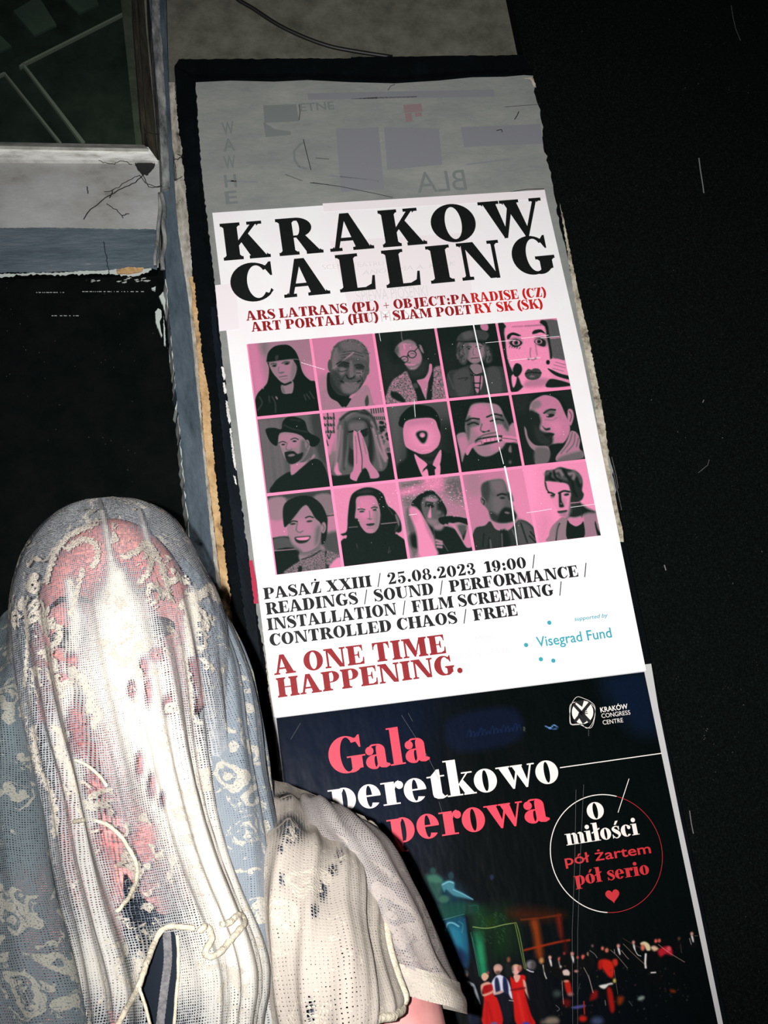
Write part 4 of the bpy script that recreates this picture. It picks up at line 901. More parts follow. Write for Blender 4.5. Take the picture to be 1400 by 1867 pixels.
def f9(p):
    p.vgrad(.05, .05).t(*z6); p.po(.03, '380 690 410 640 500 620 600 640 670 700 690 800 400 800', 4)
    p.po(.6, '320 870 380 850 420 900 450 930 380 1000 360 1060 340 950', 3); p.po(.66, '690 810 740 800 780 1080 720 1000 640 910', 3); p.po(.7, '330 900 380 880 400 940 370 1000 350 980', 4)
    p.po(.05, '440 960 700 920 780 960 800 1080 370 1140 360 1080', 4)
    p.po(.6, '405 700 440 650 540 640 620 660 660 740 690 810 680 900 620 980 540 1020 470 1000 410 910 380 810', 3); p.po(.78, '430 660 520 650 560 700 560 850 480 870 420 760', 10, a=.7); p.po(.78, '600 800 670 850 640 960 560 960', 10, a=.6); p.po(.3, '640 720 690 800 680 840 640 780', 5); p.po(.34, '385 760 420 740 410 900 390 860', 5)
    p.po(.3, '580 740 640 735 660 780 600 790', 5, a=.8); p.po(.3, '400 770 480 760 480 800 410 810', 5, a=.8)
    p.li(.05, 3, '385 770 430 750 480 755', 2); p.li(.05, 3, '535 740 590 720 640 730', 2); p.li(.05, 2.6, '400 795 440 780 475 792', 1.6); p.li(.05, 2.6, '560 770 610 755 650 765', 1.6)
    p.li(.25, 2, '500 790 490 830 510 845 550 840', 2.4); p.el(.15, 512, 846, 12, 6, 0, 2); p.el(.15, 548, 838, 9, 6, 0, 2); p.li(.3, 2.2, '470 890 520 865 600 850', 2); p.grain(.03)
    p.po(.1, '450 915 480 890 620 870 650 880 640 910 480 945', 2); p.po(.86, '470 910 520 895 620 882 630 900 520 920 480 925', 1.3)
    for x in (500, 530, 560, 590, 615): p.li(.4, 1, [(x, 892 - (x - 500) * .12), (x + 3, 922 - (x - 500) * .15)], .8)
    p.po(.75, '385 990 400 950 450 920 500 900 510 930 440 950 400 1010', 1.4); p.po(.8, '640 890 660 870 740 880 770 900 700 920 650 910', 1.4); p.li(.3, 1.4, '450 925 490 910 500 930', 1); p.li(.2, 1.2, '640 890 700 895 750 905', 1)
    p.po(.55, '690 960 705 940 710 990 690 985', 3, a=.8); p.el(.3, 700, 1060, 12, 14, 0, 3)
def f10(p):
    p.vgrad(.09, .07).t(*z6); p.po(.13, '720 580 840 560 820 700 740 700', 16)
    p.po(.05, '890 580 960 560 1060 600 1110 680 1150 700 1150 800 1100 740 1040 640 960 590 860 620', 5)
    p.po(.74, '850 640 900 600 960 585 1040 620 1090 720 1120 790 1120 850 1080 920 1000 950 940 920 900 800 900 720 840 700', 2); p.grain(.035, '850 640 1040 620 1120 790 1080 920 940 920')
    p.po(.1, '840 690 900 720 920 770 910 830 960 850 1000 870 1000 930 950 950 880 920 840 800', 6); p.po(.16, '870 800 930 850 980 900 960 940 890 900', 6); p.po(.42, '845 640 900 620 920 660 860 690', 6, a=.7)
    p.li(.06, 3.2, '940 712 980 688 1020 690', 1.6); p.el(.07, 985, 730, 30, 13, -10, 2); p.el(.9, 965, 728, 8, 5, 0, 2); p.li(.12, 2.4, '870 730 900 725', 3); p.po(.2, '950 690 1010 690 1020 720 960 722', 4, a=.6); p.li(.55, 1.8, '950 760 1000 762 1030 745', 3)
    p.po(.12, '925 800 950 835 985 830 980 815 950 820', 2.2); p.po(.12, '940 860 980 850 1015 860 990 885 960 890', 1.6); p.li(.03, 1.5, '945 868 990 864 1012 862', 1)
    p.po(.86, '980 780 1060 780 1060 860 1020 850', 12, a=.6); p.po(.76, '1110 690 1140 690 1150 740 1130 800 1110 770', 2); p.li(.25, 1.8, '1120 700 1135 730 1125 770', 1.6)
    p.po(.6, '800 810 815 830 830 890 880 940 970 950 980 1010 960 1060 880 1070 890 1000 840 950 810 880', 2); p.po(.4, '880 960 980 970 970 1060 880 1070', 6)
    p.po(.68, '1130 840 1170 850 1195 900 1190 960 1220 1000 1200 1030 1040 1055 1030 1010 1080 950 1110 890', 2); p.li(.3, 1.6, '1140 850 1120 920 1060 1000', 2.4); p.li(.3, 1.6, '1160 860 1150 930 1100 990', 2.4); p.li(.3, 1.6, '1185 890 1170 950', 2); p.po(.42, '1060 1020 1200 980 1220 1010 1200 1040 1040 1060', 6)
    p.po(.05, '980 940 1080 930 1030 1010 980 1060 990 1000', 3)
def f11(p):
    p.vgrad(.5, .32).t(*D_); p.po(.22, '20 110 620 60 620 140 40 160', 12); p.po(.72, '60 330 210 320 220 490 80 500', 3); p.po(.58, '40 160 200 140 200 320 60 330', 5); p.po(.5, '460 130 620 110 640 290 560 300', 5); p.po(.7, '590 310 650 300 665 460 590 470', 4)
    p.li(.15, 2, '570 305 650 295'); p.po(.05, '80 505 220 490 250 560 140 540 90 530', 3); p.po(.3, '80 520 220 500 280 600 90 620', 4); p.po(.03, '90 630 320 610 330 850 110 850', 2); p.li(.7, 1.4, '90 622 300 605', 1); p.po(.28, '560 480 680 450 690 640 560 610', 8)
    p.po(.05, '180 230 230 160 340 120 440 130 530 200 580 310 585 380 570 520 530 560 520 420 460 320 380 210 290 300 210 400 185 380', 2)
    p.po(.55, '330 640 500 570 560 610 500 720 360 740', 4); p.po(.3, '330 640 500 570 510 620 380 660', 8, a=.6)
    p.po(.6, '380 205 430 250 470 320 525 380 520 500 490 580 400 630 330 620 260 560 230 480 220 400 290 310', 2); p.po(.72, '300 350 420 330 440 460 330 470', 12, a=.6); p.po(.36, '240 500 270 560 350 620 330 630 270 580', 6); p.po(.4, '480 420 520 400 510 520 470 570', 8)
    p.li(.1, 2.4, '235 370 270 350 310 355', 1.4); p.li(.1, 2.4, '385 320 420 308 455 318', 1.4); p.el(.14, 270, 376, 26, 9, -6, 2); p.el(.14, 420, 352, 28, 9, -6, 2); p.li(.35, 2, '310 370 300 430 330 455 360 440', 2.4)
    p.po(.12, '285 500 340 490 420 485 430 500 400 540 340 555 300 540', 2); p.po(.85, '300 505 360 498 420 495 400 520 340 525 310 518', 1.4); p.el(.58, 548, 410, 24, 52, 5, 2); p.li(.3, 1.4, '540 380 555 410 545 440', 2)
    p.po(.42, '200 830 260 760 340 710 500 620 560 610 690 660 690 680 610 770', 3); p.grain(.13, '200 830 260 760 340 710 500 620 690 660 610 770', 2); p.li(.1, 2, '350 700 440 670 520 620', 1.6); p.po(.05, '320 770 350 760 350 810 320 815', 2); p.po(.84, '620 740 690 680 730 760 610 780', 3); p.po(.05, '560 640 580 630 560 720 600 760 570 790', 2, a=.7)
def f12(p):
    p.vgrad(.86, .84).t(*D_)
    p.po(.04, '830 85 920 45 1010 50 1090 100 1130 200 1200 260 1250 350 1260 440 1220 470 1300 540 1340 720 720 780 700 560 740 500 705 470 760 440 770 300 790 150', 1.8)
    p.po(.8, '1215 290 1240 350 1235 400 1200 300', 2, a=.5); p.po(.8, '720 490 760 480 750 510', 1.4); p.el(.7, 1215, 460, 12, 10, 0, 2); p.po(.3, '850 90 940 60 1000 80 940 100', 6, a=.5)
    p.po(.7, '850 140 920 120 1010 125 1050 200 1065 290 1050 400 1010 455 940 455 890 400 860 330 835 320 845 230', 2); p.po(.82, '870 150 990 140 1000 230 960 330 880 300', 12, a=.7); p.po(.5, '1010 200 1060 280 1050 390 1010 440 1010 300', 8, a=.8)
    p.li(.16, 2.2, '862 245 895 240 925 246', 1.4); p.li(.16, 2.2, '985 232 1010 222 1038 226', 1.4); p.el(.16, 898, 263, 24, 9, -5, 2); p.el(.16, 1018, 248, 22, 9, -5, 2); p.li(.42, 1.6, '968 260 970 320 950 330', 2); p.el(.36, 975, 332, 18, 6, 0, 2.5)
    p.po(.22, '935 380 975 370 1015 372 1000 392 960 396', 1.6); p.li(.08, 1.2, '940 382 1012 375', 1); p.li(.5, 2, '950 415 1000 412', 2.5)
    p.po(.04, '880 410 940 460 1010 460 1070 400 1080 540 900 560', 2); p.grain(.02)
    for q in ('1150 590 1140 640 1160 620', '850 560 860 600', '1220 380 1200 440 1230 400', '1120 200 1180 290'): p.li(.22, 1.8, q, 2)
    p.li(.5, 1.2, '780 408 860 402', 1); p.li(.7, 1.2, '1075 376 1215 362', 1)
def f13(p):
    p.vgrad(.66, .66).t(*E_); p.po(.4, '440 150 640 90 660 320 540 300', 20); p.po(.4, '70 160 280 130 200 210 80 220', 14); p.po(.85, '60 230 280 180 180 250 70 280', 14); p.po(.45, '80 290 180 300 150 400 90 380', 14); p.po(.82, '270 100 440 80 440 220 300 220', 14); p.grain(.07)
    p.po(.36, '100 430 160 420 230 640 140 660', 8); p.po(.04, '140 660 210 640 260 740 200 800 150 760', 10); p.po(.4, '160 780 220 790 190 860 160 850', 8)
    p.po(.05, '300 520 350 560 460 560 600 600 700 620 760 790 400 840 380 700', 4)
    p.po(.04, '155 370 190 300 280 240 350 230 400 270 460 350 490 450 400 560 330 560 270 480 230 420', 2)
    p.po(.36, '250 330 330 270 400 290 430 380 470 470 440 560 360 580 300 520 260 440', 4); p.po(.62, '300 300 400 310 400 330 310 335', 4); p.po(.12, '400 330 440 350 460 440 410 460', 6); p.po(.78, '310 470 330 410 345 480 320 490', 3); p.po(.6, '300 500 400 510 380 560 320 540', 6, a=.6); p.po(.58, '370 560 470 540 440 600 380 600', 6)
    p.po(.06, '300 370 340 355 370 380 340 395', 2); p.el(.05, 430, 375, 20, 14, 20, 2); p.li(.9, 1.2, '335 380 335 440 325 480', 1.4); p.li(.06, 2, '290 380 300 340 360 350', 2); p.el(.4, 415, 440, 24, 22, 0, 5)
    p.po(.03, '410 500 440 480 540 470 660 490 695 510 690 555 600 530 480 555 430 540', 1.8)
    for x, y in ((480, 555), (515, 545), (560, 468), (590, 466)): p.el(.75, x, y, 12, 10, 0, 3)
    p.po(.76, '520 540 560 550 620 620 650 700 700 540 730 700 740 750 680 770 620 680 570 600', 2.5); p.po(.3, '590 560 680 560 640 660', 6)
    p.po(.88, '150 390 210 400 260 480 300 600 380 760 400 840 240 860 200 620 140 450', 5); p.po(.78, '150 390 200 400 200 520 150 460', 8, a=.7)
    for q in ('390 700 440 715', '395 730 445 735', '400 760 440 765'): p.li(.7, 4, q, 3)
    p.li(.3, 1.4, '360 570 380 690', 2); p.li(.35, 1.4, '450 720 500 800', 2)
    for i in range(150):
        x = p.rs.uniform(70, 700); y = 130 + p.rs.normal(0, 60) + abs(x - 330) * .5; p.li(1.0, .7, [(x, y), (x + p.rs.uniform(6, 22), y + p.rs.uniform(-8, 10))], .7, .8)
def f14(p):
    p.vgrad(.74, .70).t(*E_); p.po(.86, '1040 20 1280 0 1330 560 1150 460', 8); p.po(.64, '660 80 800 60 820 250 700 280', 16)
    p.po(.16, '750 600 850 560 900 520 960 600 1080 600 1170 510 1260 530 1330 610 1370 740 770 810', 2); p.po(.3, '1150 520 1250 540 1330 640 1340 720 1170 740', 8); p.po(.05, '1010 600 1060 620 1090 760 1010 780', 6)
    for q in ('890 680 880 790', '1000 600 1020 770', '1190 540 1250 720', '1280 620 1330 680', '1270 660 1330 720', '840 640 830 760'): p.li(.06, 2.2, q, 2.4)
    for q in ('1010 640 1015 760', '1110 600 1150 700', '900 700 910 780'): p.li(.4, 2, q, 3)
    p.po(.66, '950 540 1010 540 1070 540 1050 580 1000 595 960 580', 3)
    p.po(.34, '815 200 850 150 930 125 1020 125 1060 200 1080 300 1120 400 1150 470 1110 520 1000 540 920 510 880 420 830 340', 2.5); p.po(.22, '815 200 850 150 900 160 880 330 840 320', 6); p.po(.48, '900 150 1010 130 1040 220 960 260', 10, a=.7); p.po(.44, '920 300 1020 280 1020 420 940 440', 10, a=.7)
    p.po(.07, '980 460 1020 400 1060 390 1110 410 1150 470 1120 520 1030 535 960 520', 5); p.po(.16, '900 430 980 470 960 520 910 500', 6); p.el(.4, 833, 330, 24, 44, -20, 2); p.li(.1, 2, '825 310 845 330 840 360', 2)
    p.li(.05, 3, '970 275 1010 262 1050 270', 2.4); p.el(.1, 1015, 300, 24, 10, 0, 3); p.po(.08, '1060 250 1100 260 1120 330 1080 320', 4, a=.8); p.li(.4, 2, '1090 330 1120 390', 3); p.el(.5, 1060, 440, 24, 9, 10, 3)
def f15(p):
    p.vgrad(.93, .93).t(*F_); p.po(1.0, '220 80 320 60 340 560 240 560', 26); p.po(.84, '440 800 560 850 520 1140 400 1150', 30); p.grain(.02)
    p.po(.56, '560 1150 550 1060 580 950 660 860 740 800 830 800 930 930 1040 860 1060 740 1200 720 1240 880 1290 1060', 2); p.po(.06, '1000 620 1090 670 1210 730 1060 760 1010 800', 6); p.po(.62, '1040 780 1190 760 1230 1060 1050 1080', 8, a=.7)
    p.po(.78, '830 810 960 790 1040 840 1030 870 940 930 880 910 820 860', 3); p.po(.04, '810 850 850 890 930 930 1000 900 1040 870 1045 1090 810 1110', 1.4); p.li(.06, 2.2, '700 890 670 970 650 1130', 1.6); p.po(.05, '1210 860 1240 960 1290 1060 1240 1060 1200 900', 2); p.po(.44, '660 900 690 900 660 1060 640 1060', 6, a=.6)
    p.po(.88, '510 300 640 280 800 300 850 400 860 560 850 660 830 760 790 810 730 790 690 730 640 660 600 580 530 460', 2)
    p.po(.1, '860 500 960 560 1010 620 1020 760 940 800 860 800 830 790 850 680', 4); p.po(.3, '860 580 960 580 940 660 860 680', 8, a=.5)
    p.po(.14, '490 200 510 140 600 130 700 90 800 110 940 150 1010 230 1030 330 1020 420 1045 480 1020 550 960 580 880 560 850 420 820 340 740 310 640 300 520 290 500 320 520 420 490 340', 2.5)
    for q, v in (('560 170 600 150 620 250', .5), ('640 150 700 140 740 200', .7), ('830 190 900 180 900 250', .7), ('500 190 530 170 560 200', .4), ('900 150 980 220 1000 300', .4), ('730 240 800 260', .4), ('660 220 690 280', .5)): p.li(v, 5, q, 6, .8)
    for q in ('570 180 560 240 620 270', '620 150 640 230 720 290', '760 130 800 200 850 280', '880 300 900 420 940 500', '940 260 980 360'): p.li(.03, 4, q, 4)
    p.li(.08, 2.2, '500 310 520 400 550 450', 2); p.li(.06, 3, '540 450 580 455 630 480', 1.8); p.el(.12, 600, 495, 32, 16, 10, 2.2); p.li(.06, 3.5, '690 460 760 430 840 440', 2); p.el(.1, 800, 480, 40, 18, -8, 2.5); p.li(.4, 1.6, '580 520 620 520', 2)
    p.po(.05, '690 470 720 460 730 560 765 650 700 660 690 600', 3); p.po(.9, '710 600 730 600 730 620 715 620', 2, a=.5); p.po(.4, '720 540 780 540 780 620 750 620', 8, a=.3)
    p.po(.3, '670 720 740 705 810 700 790 735 700 750', 2); p.li(.06, 1.5, '675 722 740 718 800 708', 1.2); p.po(.5, '700 770 790 740 790 800 740 790', 5, a=.7); p.po(.4, '850 640 870 720 830 790 800 810', 6, a=.8); p.li(.85, 1.3, '860 600 980 590', 1)
for (c, r, lb, fn) in ((0, 0, 'portrait of a person with long dark hair and straight fringe', f1), (1, 0, 'portrait of a smiling older person with short grey hair', f2), (2, 0, 'portrait of a bearded person in round glasses tilting the head', f3), (3, 0, 'portrait of a person in a flat cap and jacket', f4), (4, 0, 'bright portrait of a wide-eyed person with dark lips', f5),
    (0, 1, 'portrait of a person in a wide-brimmed dark hat', f6), (1, 1, 'portrait of a person covering the face with both palms', f7), (2, 1, 'portrait of a suited figure whose face is a pink disc', f8), (3, 1, 'portrait of a person stretching the mouth with fingers', f9), (4, 1, 'portrait of a person resting the chin on both hands', f10),
    (0, 2, 'portrait of a laughing person in a patterned blouse', f11), (1, 2, 'portrait of a person with wavy dark hair and dark roll neck', f12), (2, 2, 'portrait of a person speaking into a microphone', f13), (3, 2, 'portrait of a bald bearded person in a dark shirt', f14), (4, 2, 'portrait of a person with swept-up hair and open jacket', f15)):
    portrait(c, r, lb, fn)

b = Parts('worn_crease', [M['white_crease']], event); YC = -.0015
for q, w_ in (('863 592 872 634 884 682', 2.2), ('884 682 893 726 905 785', 2.6), ('905 785 909 806', 2.0), ('910 815 918 846', 1.2), ('920 850 930 896', 3.0), ('930 896 937 950', 2.6), ('937 950 943 994', 1.6)): b.strip(Ls(q), w_, YC)
x, y = 549, 661
for i in range(9):
    if rnd.random() < .8: pstrip(b, [(x, y), (x + 4, y + 1.2)], .8, YC)
    x += 4.8; y += 1.45
flk = MB()
for q in ('885 625 940 620', '950 617 1000 611', '985 616 1020 613', '930 657 985 652', '745 939 760 937', '960 935 1006 928', '1040 925 1085 919', '690 601 694 622', '755 728 757 760'): b.strip(Ls(q), .7, YC)
for i in range(80):
    x = rnd.gauss(775, 60); y = 890 + abs(x - 770) * .35 + rnd.gauss(0, 9); s_ = rnd.uniform(.4, .9); pface(flk, [(x, y), (x + 2.2 * s_, y + s_), (x + 3 * s_, y + 1.6 * s_), (x + .5, y + s_)], YC)
for i in range(70):
    x, y = rnd.uniform(470, 1080), rnd.uniform(610, 1000); s_ = rnd.uniform(.3, .7)
    u_ = (y - 588) / 390
    if 455 + u_ * 48 < x < 1016 + u_ * 78 and 628 - (x - 450) * .085 + 10 < y < 1048 - (x - 502) * .12 - 8: pface(flk, [(x - s_, y), (x, y + s_), (x + s_, y), (x, y - s_)], YC)
tag(flk.build('paper_fleck', M['white_crease'], event), kind='stuff')

# ------------------------------------------------------------------ gala poster under the event poster
gala = thing('gala_poster', P(950, 1860, 0), 'dark glossy opera gala poster with red and white title below white poster', 'poster')
M['gala_margin'] = mat('grey_white_margin', (.52, .515, .515, 1), .5)
b = MB(); wslab(b, Ls('495 1300 1187 1210 1200 1290 1240 1490 1276 1660 1318 1867 1390 2230 610 2230 560 1830 510 1420'), .0008, .0026); b.build('paper_sheet', M['gala_margin'], gala)
YG = .0004
M['gala_dark'] = m = photo_material('glossy_dark_print', .22)
nn = N(m); nn.ln(nn.bump(nn.noise(14, 3, .55, nn.scalev(nn.pos(), (1.6, 1, .7))), .10, .012), nn.bsdf().inputs['Normal']); nn.bsdf().inputs['Specular IOR Level'].default_value = .2
z6b = (760, 1560, 2.4138); H_ = (770, 1640, 5); I_ = (1000, 1680, 4.516)
def c_(r, g_, b_): return (r / 255, g_ / 255, b_ / 255)
def field_base(gp_):
    gp_.a[:] = np.array([5, 9, 14]) / 255
    gp_.t(0, 0, 1).po(c_(9, 20, 38), '480 1290 800 1260 800 1500 700 1600 480 1600', 160).po(c_(4, 9, 9), '860 1250 1260 1220 1420 1900 1000 1700 820 1500', 120)
    gp_.po(c_(10, 22, 40), '1095 1240 1180 1225 1200 1330 1150 1330', 40).po(c_(9, 18, 36), '820 1310 935 1290 945 1350 830 1370', 14)  # first blue patch: gloss reflection at the upper right, painted into the print
    for i in range(14):
        x = 850 + i * 7; gp_.li(c_(28, 48, 92), 1.2, [(x, 1345 - (x - 850) * .15), (x + 6, 1330 + (i % 3) * 4 - (x - 850) * .14), (x + 9, 1342 - (x - 850) * .12)], 1, .6)
    gp_.li(c_(120, 170, 230), 1.3, '994 1324 1003 1327 1010 1322 1017 1326', 1).li(c_(90, 140, 210), 1.6, '1000 1328 1008 1329 1015 1328', 1).li(c_(180, 180, 140), 1.1, '955 1326 956 1332', .8)
    return gp_
gp_ = field_base(Pic(480, 1200, 1400, 2240, .9, True)); gp_.grain(.004)
st_ = field_base(Pic(740, 1500, 1330, 1960, 1.7, True))
b = st_.t(*H_)
b.po(c_(22, 80, 78), '140 40 400 40 400 120 170 190', 10).po(c_(10, 46, 60), '150 -160 330 -120 400 40 150 60', 30)
b.po(c_(14, 66, 92), '190 190 400 170 420 600 330 560 240 380', 8).po(c_(36, 126, 150), '230 230 360 280 390 470 330 440 270 380', 16, 1, .7).po(c_(12, 34, 66), '280 440 380 480 400 600 320 560', 12)
b.li(c_(120, 180, 190), 3, '210 280 230 220 280 215 330 245', 2, .8).li(c_(100, 170, 170), 1.4, '180 188 380 132', 1).li(c_(60, 130, 130), 2, '330 200 370 230 360 300', 3, .7)
b.po(c_(4, 12, 14), '395 55 490 50 505 90 460 300 560 700 520 720 430 420', 4).li(c_(110, 150, 140), 1, '420 60 500 55 510 100', 1).li(c_(70, 140, 120), 1, '440 300 520 700', 1, .8).li(c_(60, 130, 110), 1, '455 340 540 720', 1, .8)
b.po(c_(22, 120, 82), '470 300 550 300 570 480 590 680 530 690 490 440', 10).po(c_(52, 170, 110), '510 420 550 430 565 560 530 540', 14, 1, .6).po(c_(20, 64, 36), '450 80 560 70 620 200 560 330 470 300', 20, 1, .8)
b.po(c_(64, 92, 22), '600 180 680 160 660 240 600 250', 16, 1, .9).po(c_(14, 40, 18), '560 120 760 60 860 200 840 480 640 560 580 360', 40, 1, .9)
for i in range(46):
    x, y = b.rs.uniform(480, 760), b.rs.uniform(100, 420); b.li(c_(36, 84, 48), 1.4, [(x, y), (x + b.rs.uniform(-14, 14), y + b.rs.uniform(-14, 14)), (x + 12, y + b.rs.uniform(4, 20))], 1.2, .5)
b.li(c_(130, 150, 80), 1.5, '460 250 560 262 640 255 740 230 850 212', 1).li(c_(110, 130, 60), 1.3, '840 212 870 340 930 630', 1).li(c_(120, 140, 70), 1.3, '856 212 890 340 945 640', 1)
b.po(c_(58, 22, 8), '780 110 960 80 1280 130 1180 180 880 190', 24, 1, .9).po(c_(120, 48, 14), '985 200 1050 190 1080 340 1100 520 1040 520 1010 330', 10).li(c_(112, 42, 12), 3, '900 185 1080 168 1260 140', 3, .8)
b.po(c_(96, 24, 12), '1220 160 1260 150 1280 340 1250 340', 8).li(c_(150, 40, 12), 4, '930 462 1080 425 1230 390 1340 370', 3, .9).po(c_(70, 12, 10), '1290 380 1310 380 1320 480 1290 480', 8, 1, .8)
b.t(*z6b)
b.el(c_(30, 62, 60), 70, 66, 14, 14, 0, 4).po(c_(36, 74, 66), '36 90 60 78 90 80 118 110 110 150 90 200 60 150', 8).po(c_(60, 110, 90), '50 95 80 85 110 105 100 120 60 115', 6, 1, .8).el(c_(48, 92, 76), 118, 192, 24, 18, 0, 5)
b.el(c_(26, 52, 60), 150, 88, 13, 17, 0, 3).po(c_(60, 118, 130), '108 125 140 108 165 118 168 145 205 165 240 190 246 195 200 185 160 175 130 150 120 160', 4).li(c_(130, 190, 200), 1.6, '112 128 140 115 160 120', 2).li(c_(110, 170, 190), 1.6, '160 150 200 168 245 192', 2)
b.el(c_(30, 40, 60), 330, 95, 9, 12, 0, 4).po(c_(14, 60, 48), '100 215 240 205 270 215 260 250 110 280', 8, 1, .7)
# singers at the front
b.t(*H_)
def singer(hx, hy, hr, skin, hair): b.el(hair, hx + 3, hy - hr * .35, hr * 1.12, hr * 1.05, 0, 2.5); b.el(skin, hx - 1, hy + hr * .1, hr * .8, hr * 1.02, 0, 2.5)
RD, RD2, SK = c_(196, 24, 22), c_(150, 14, 18), c_(206, 150, 130)
b.po(c_(20, 26, 44), '380 720 440 760 480 800 500 980 520 1120 430 1130 400 900', 4).po(c_(196, 200, 214), '400 740 450 760 480 790 525 930 520 960 480 960 470 860 430 790', 3).el(c_(150, 120, 112), 395, 685, 22, 30, 0, 4).el(c_(60, 70, 80), 390, 660, 26, 16, 0, 4).el(c_(160, 120, 110), 495, 975, 14, 16, 0, 3)
b.po(c_(12, 14, 26), '640 720 700 690 770 720 800 850 830 920 800 1135 690 1135 660 860', 3).po(c_(206, 206, 222), '630 760 660 710 700 685 750 710 790 760 825 900 800 890 760 800 740 840 640 870 625 820', 3).po(c_(24, 32, 66), '660 730 690 720 710 840 670 850', 3).po(c_(24, 32, 66), '735 710 770 730 785 850 740 840', 3)
b.po(c_(190, 150, 140), '660 850 720 830 740 840 700 862 650 868', 3); singer(686, 640, 38, c_(196, 150, 134), c_(170, 130, 118)); b.po(c_(60, 44, 40), '668 655 710 652 706 678 690 686 672 676', 4, 1, .8)
b.po(RD, '550 780 620 765 640 800 650 870 690 920 730 1140 550 1140 560 930 555 850', 3).po(RD2, '555 790 625 775 632 830 562 850', 5).po(SK, '530 790 560 760 600 750 625 770 560 790 545 860 600 850 660 820 650 845 600 872 548 878', 3).li(RD2, 2, '600 940 640 1130', 6, .7).li(RD2, 2, '580 930 590 1130', 6, .7); singer(568, 710, 30, c_(212, 160, 140), c_(200, 170, 130)); b.el(c_(150, 60, 60), 598, 668, 12, 14, 0, 3)
b.po(RD, '800 700 850 740 890 690 940 700 935 790 930 830 960 950 1000 1060 1025 1140 860 1140 830 960 815 830', 3).po(c_(216, 160, 146), '832 690 890 690 880 740 856 756 838 730', 2.5).po(SK, '915 730 945 760 965 850 995 900 980 920 955 880 930 820', 2.5).po(c_(100, 10, 14), '815 820 925 800 928 815 820 830', 4).li(c_(226, 60, 50), 3, '870 860 900 1000 930 1130', 8, .6).li(RD2, 3, '940 900 990 1120', 8, .7); singer(850, 645, 40, c_(220, 160, 150), c_(196, 150, 120)); b.el(c_(150, 50, 50), 888, 630, 18, 26, 0, 5).li(c_(235, 225, 225), 2, '822 662 834 660', 1.5)
b.po(c_(10, 12, 18), '950 680 1000 650 1050 690 1090 850 1090 1130 1000 1060 960 850', 5).el(c_(120, 116, 120), 985, 595, 40, 40, 0, 6).el(c_(70, 66, 66), 1010, 600, 24, 40, 0, 6).li(c_(220, 220, 225), 2, '955 640 985 655 1010 660', 2)
b.el(c_(120, 70, 50), 785, 550, 16, 26, 0, 4).po(c_(20, 26, 24), '750 590 810 590 820 690 760 690', 8); b.el(c_(176, 120, 70), 1085, 558, 22, 28, 0, 5).li(c_(205, 195, 180), 2, '1100 600 1115 680 1130 720', 2).el(c_(150, 110, 90), 890, 620, 14, 22, 0, 4)
b.el(c_(90, 90, 160), 655, 1128, 30, 10, 0, 4).el(c_(60, 60, 160), 945, 1130, 32, 14, 0, 4).li(c_(170, 170, 170), 1.4, '790 920 830 925', 1).po(c_(150, 130, 110), '1090 1100 1200 1080 1240 1110 1100 1140', 8, 1, .6)
# orchestra
b.t(*I_)
def player(x, y, r=15, skin=(176, 110, 92), shirt=1, hair=(24, 18, 16)):
    b.po(c_(9, 10, 11), [(x - 2.2 * r, y + 2 * r), (x, y + 1.1 * r), (x + 2.2 * r, y + 2 * r), (x + 2.6 * r, y + 7 * r), (x - 2.6 * r, y + 7 * r)], 4)
    if shirt: b.po(c_(205, 200, 200), [(x - .5 * r, y + 1.2 * r), (x + .5 * r, y + 1.2 * r), (x + 1.0 * r, y + 4 * r), (x + .4 * r, y + 4.2 * r)], 2.5)
    b.el(c_(*hair), x, y - .45 * r, r * 1.05, r, 0, 3); b.el(c_(*skin), x - 1, y + .15 * r, r * .78, r * .95, 0, 3)
for x, y, r, sk, sh in ((12, 295, 17, (200, 150, 140), 1), (92, 310, 20, (196, 90, 84), 1), (140, 350, 20, (190, 140, 110), 0), (195, 265, 18, (200, 130, 120), 1), (240, 295, 12, (190, 80, 70), 0), (130, 262, 14, (120, 40, 34), 0), (285, 290, 20, (200, 84, 72), 0), (330, 265, 17, (190, 150, 130), 0), (362, 200, 12, (100, 76, 70), 0),
                        (445, 220, 16, (190, 100, 84), 0), (480, 235, 20, (180, 96, 76), 0), (575, 200, 17, (200, 130, 120), 1), (700, 170, 15, (190, 130, 120), 1), (885, 160, 18, (200, 80, 70), 0), (912, 156, 16, (190, 80, 70), 0), (1075, 140, 14, (80, 50, 44), 0), (1180, 100, 16, (190, 140, 126), 1)):
    player(x, y, r, sk, sh)
b.po(c_(208, 180, 170), '115 410 150 395 175 420 165 450 130 450', 3).po(c_(8, 8, 8), '110 450 180 452 190 500 110 500', 3)
b.po(c_(176, 30, 20), '130 500 170 490 190 560 190 600 150 590', 4).po(c_(190, 34, 22), '415 330 460 310 520 330 540 380 530 460 490 450 440 380', 5).po(c_(160, 24, 20), '410 340 440 320 440 390 410 390', 5).po(c_(180, 40, 30), '525 320 560 310 570 350 545 370', 4).po(c_(150, 20, 16), '480 560 520 560 545 720 510 740', 5)
b.po(c_(120, 16, 18), '360 580 400 570 400 630 340 650', 6).po(c_(90, 12, 14), '120 640 180 650 170 700 120 690', 8).po(c_(150, 50, 14), '570 620 620 625 600 680 570 680', 7, 1, .8).el(c_(176, 30, 20), 282, 800, 34, 26, 0, 6).el(c_(56, 66, 96), 400, 820, 50, 36, 0, 10).po(c_(70, 70, 130), '190 705 290 685 300 705 220 720', 4).li(c_(170, 40, 30), 2.4, '290 660 296 760', 2)
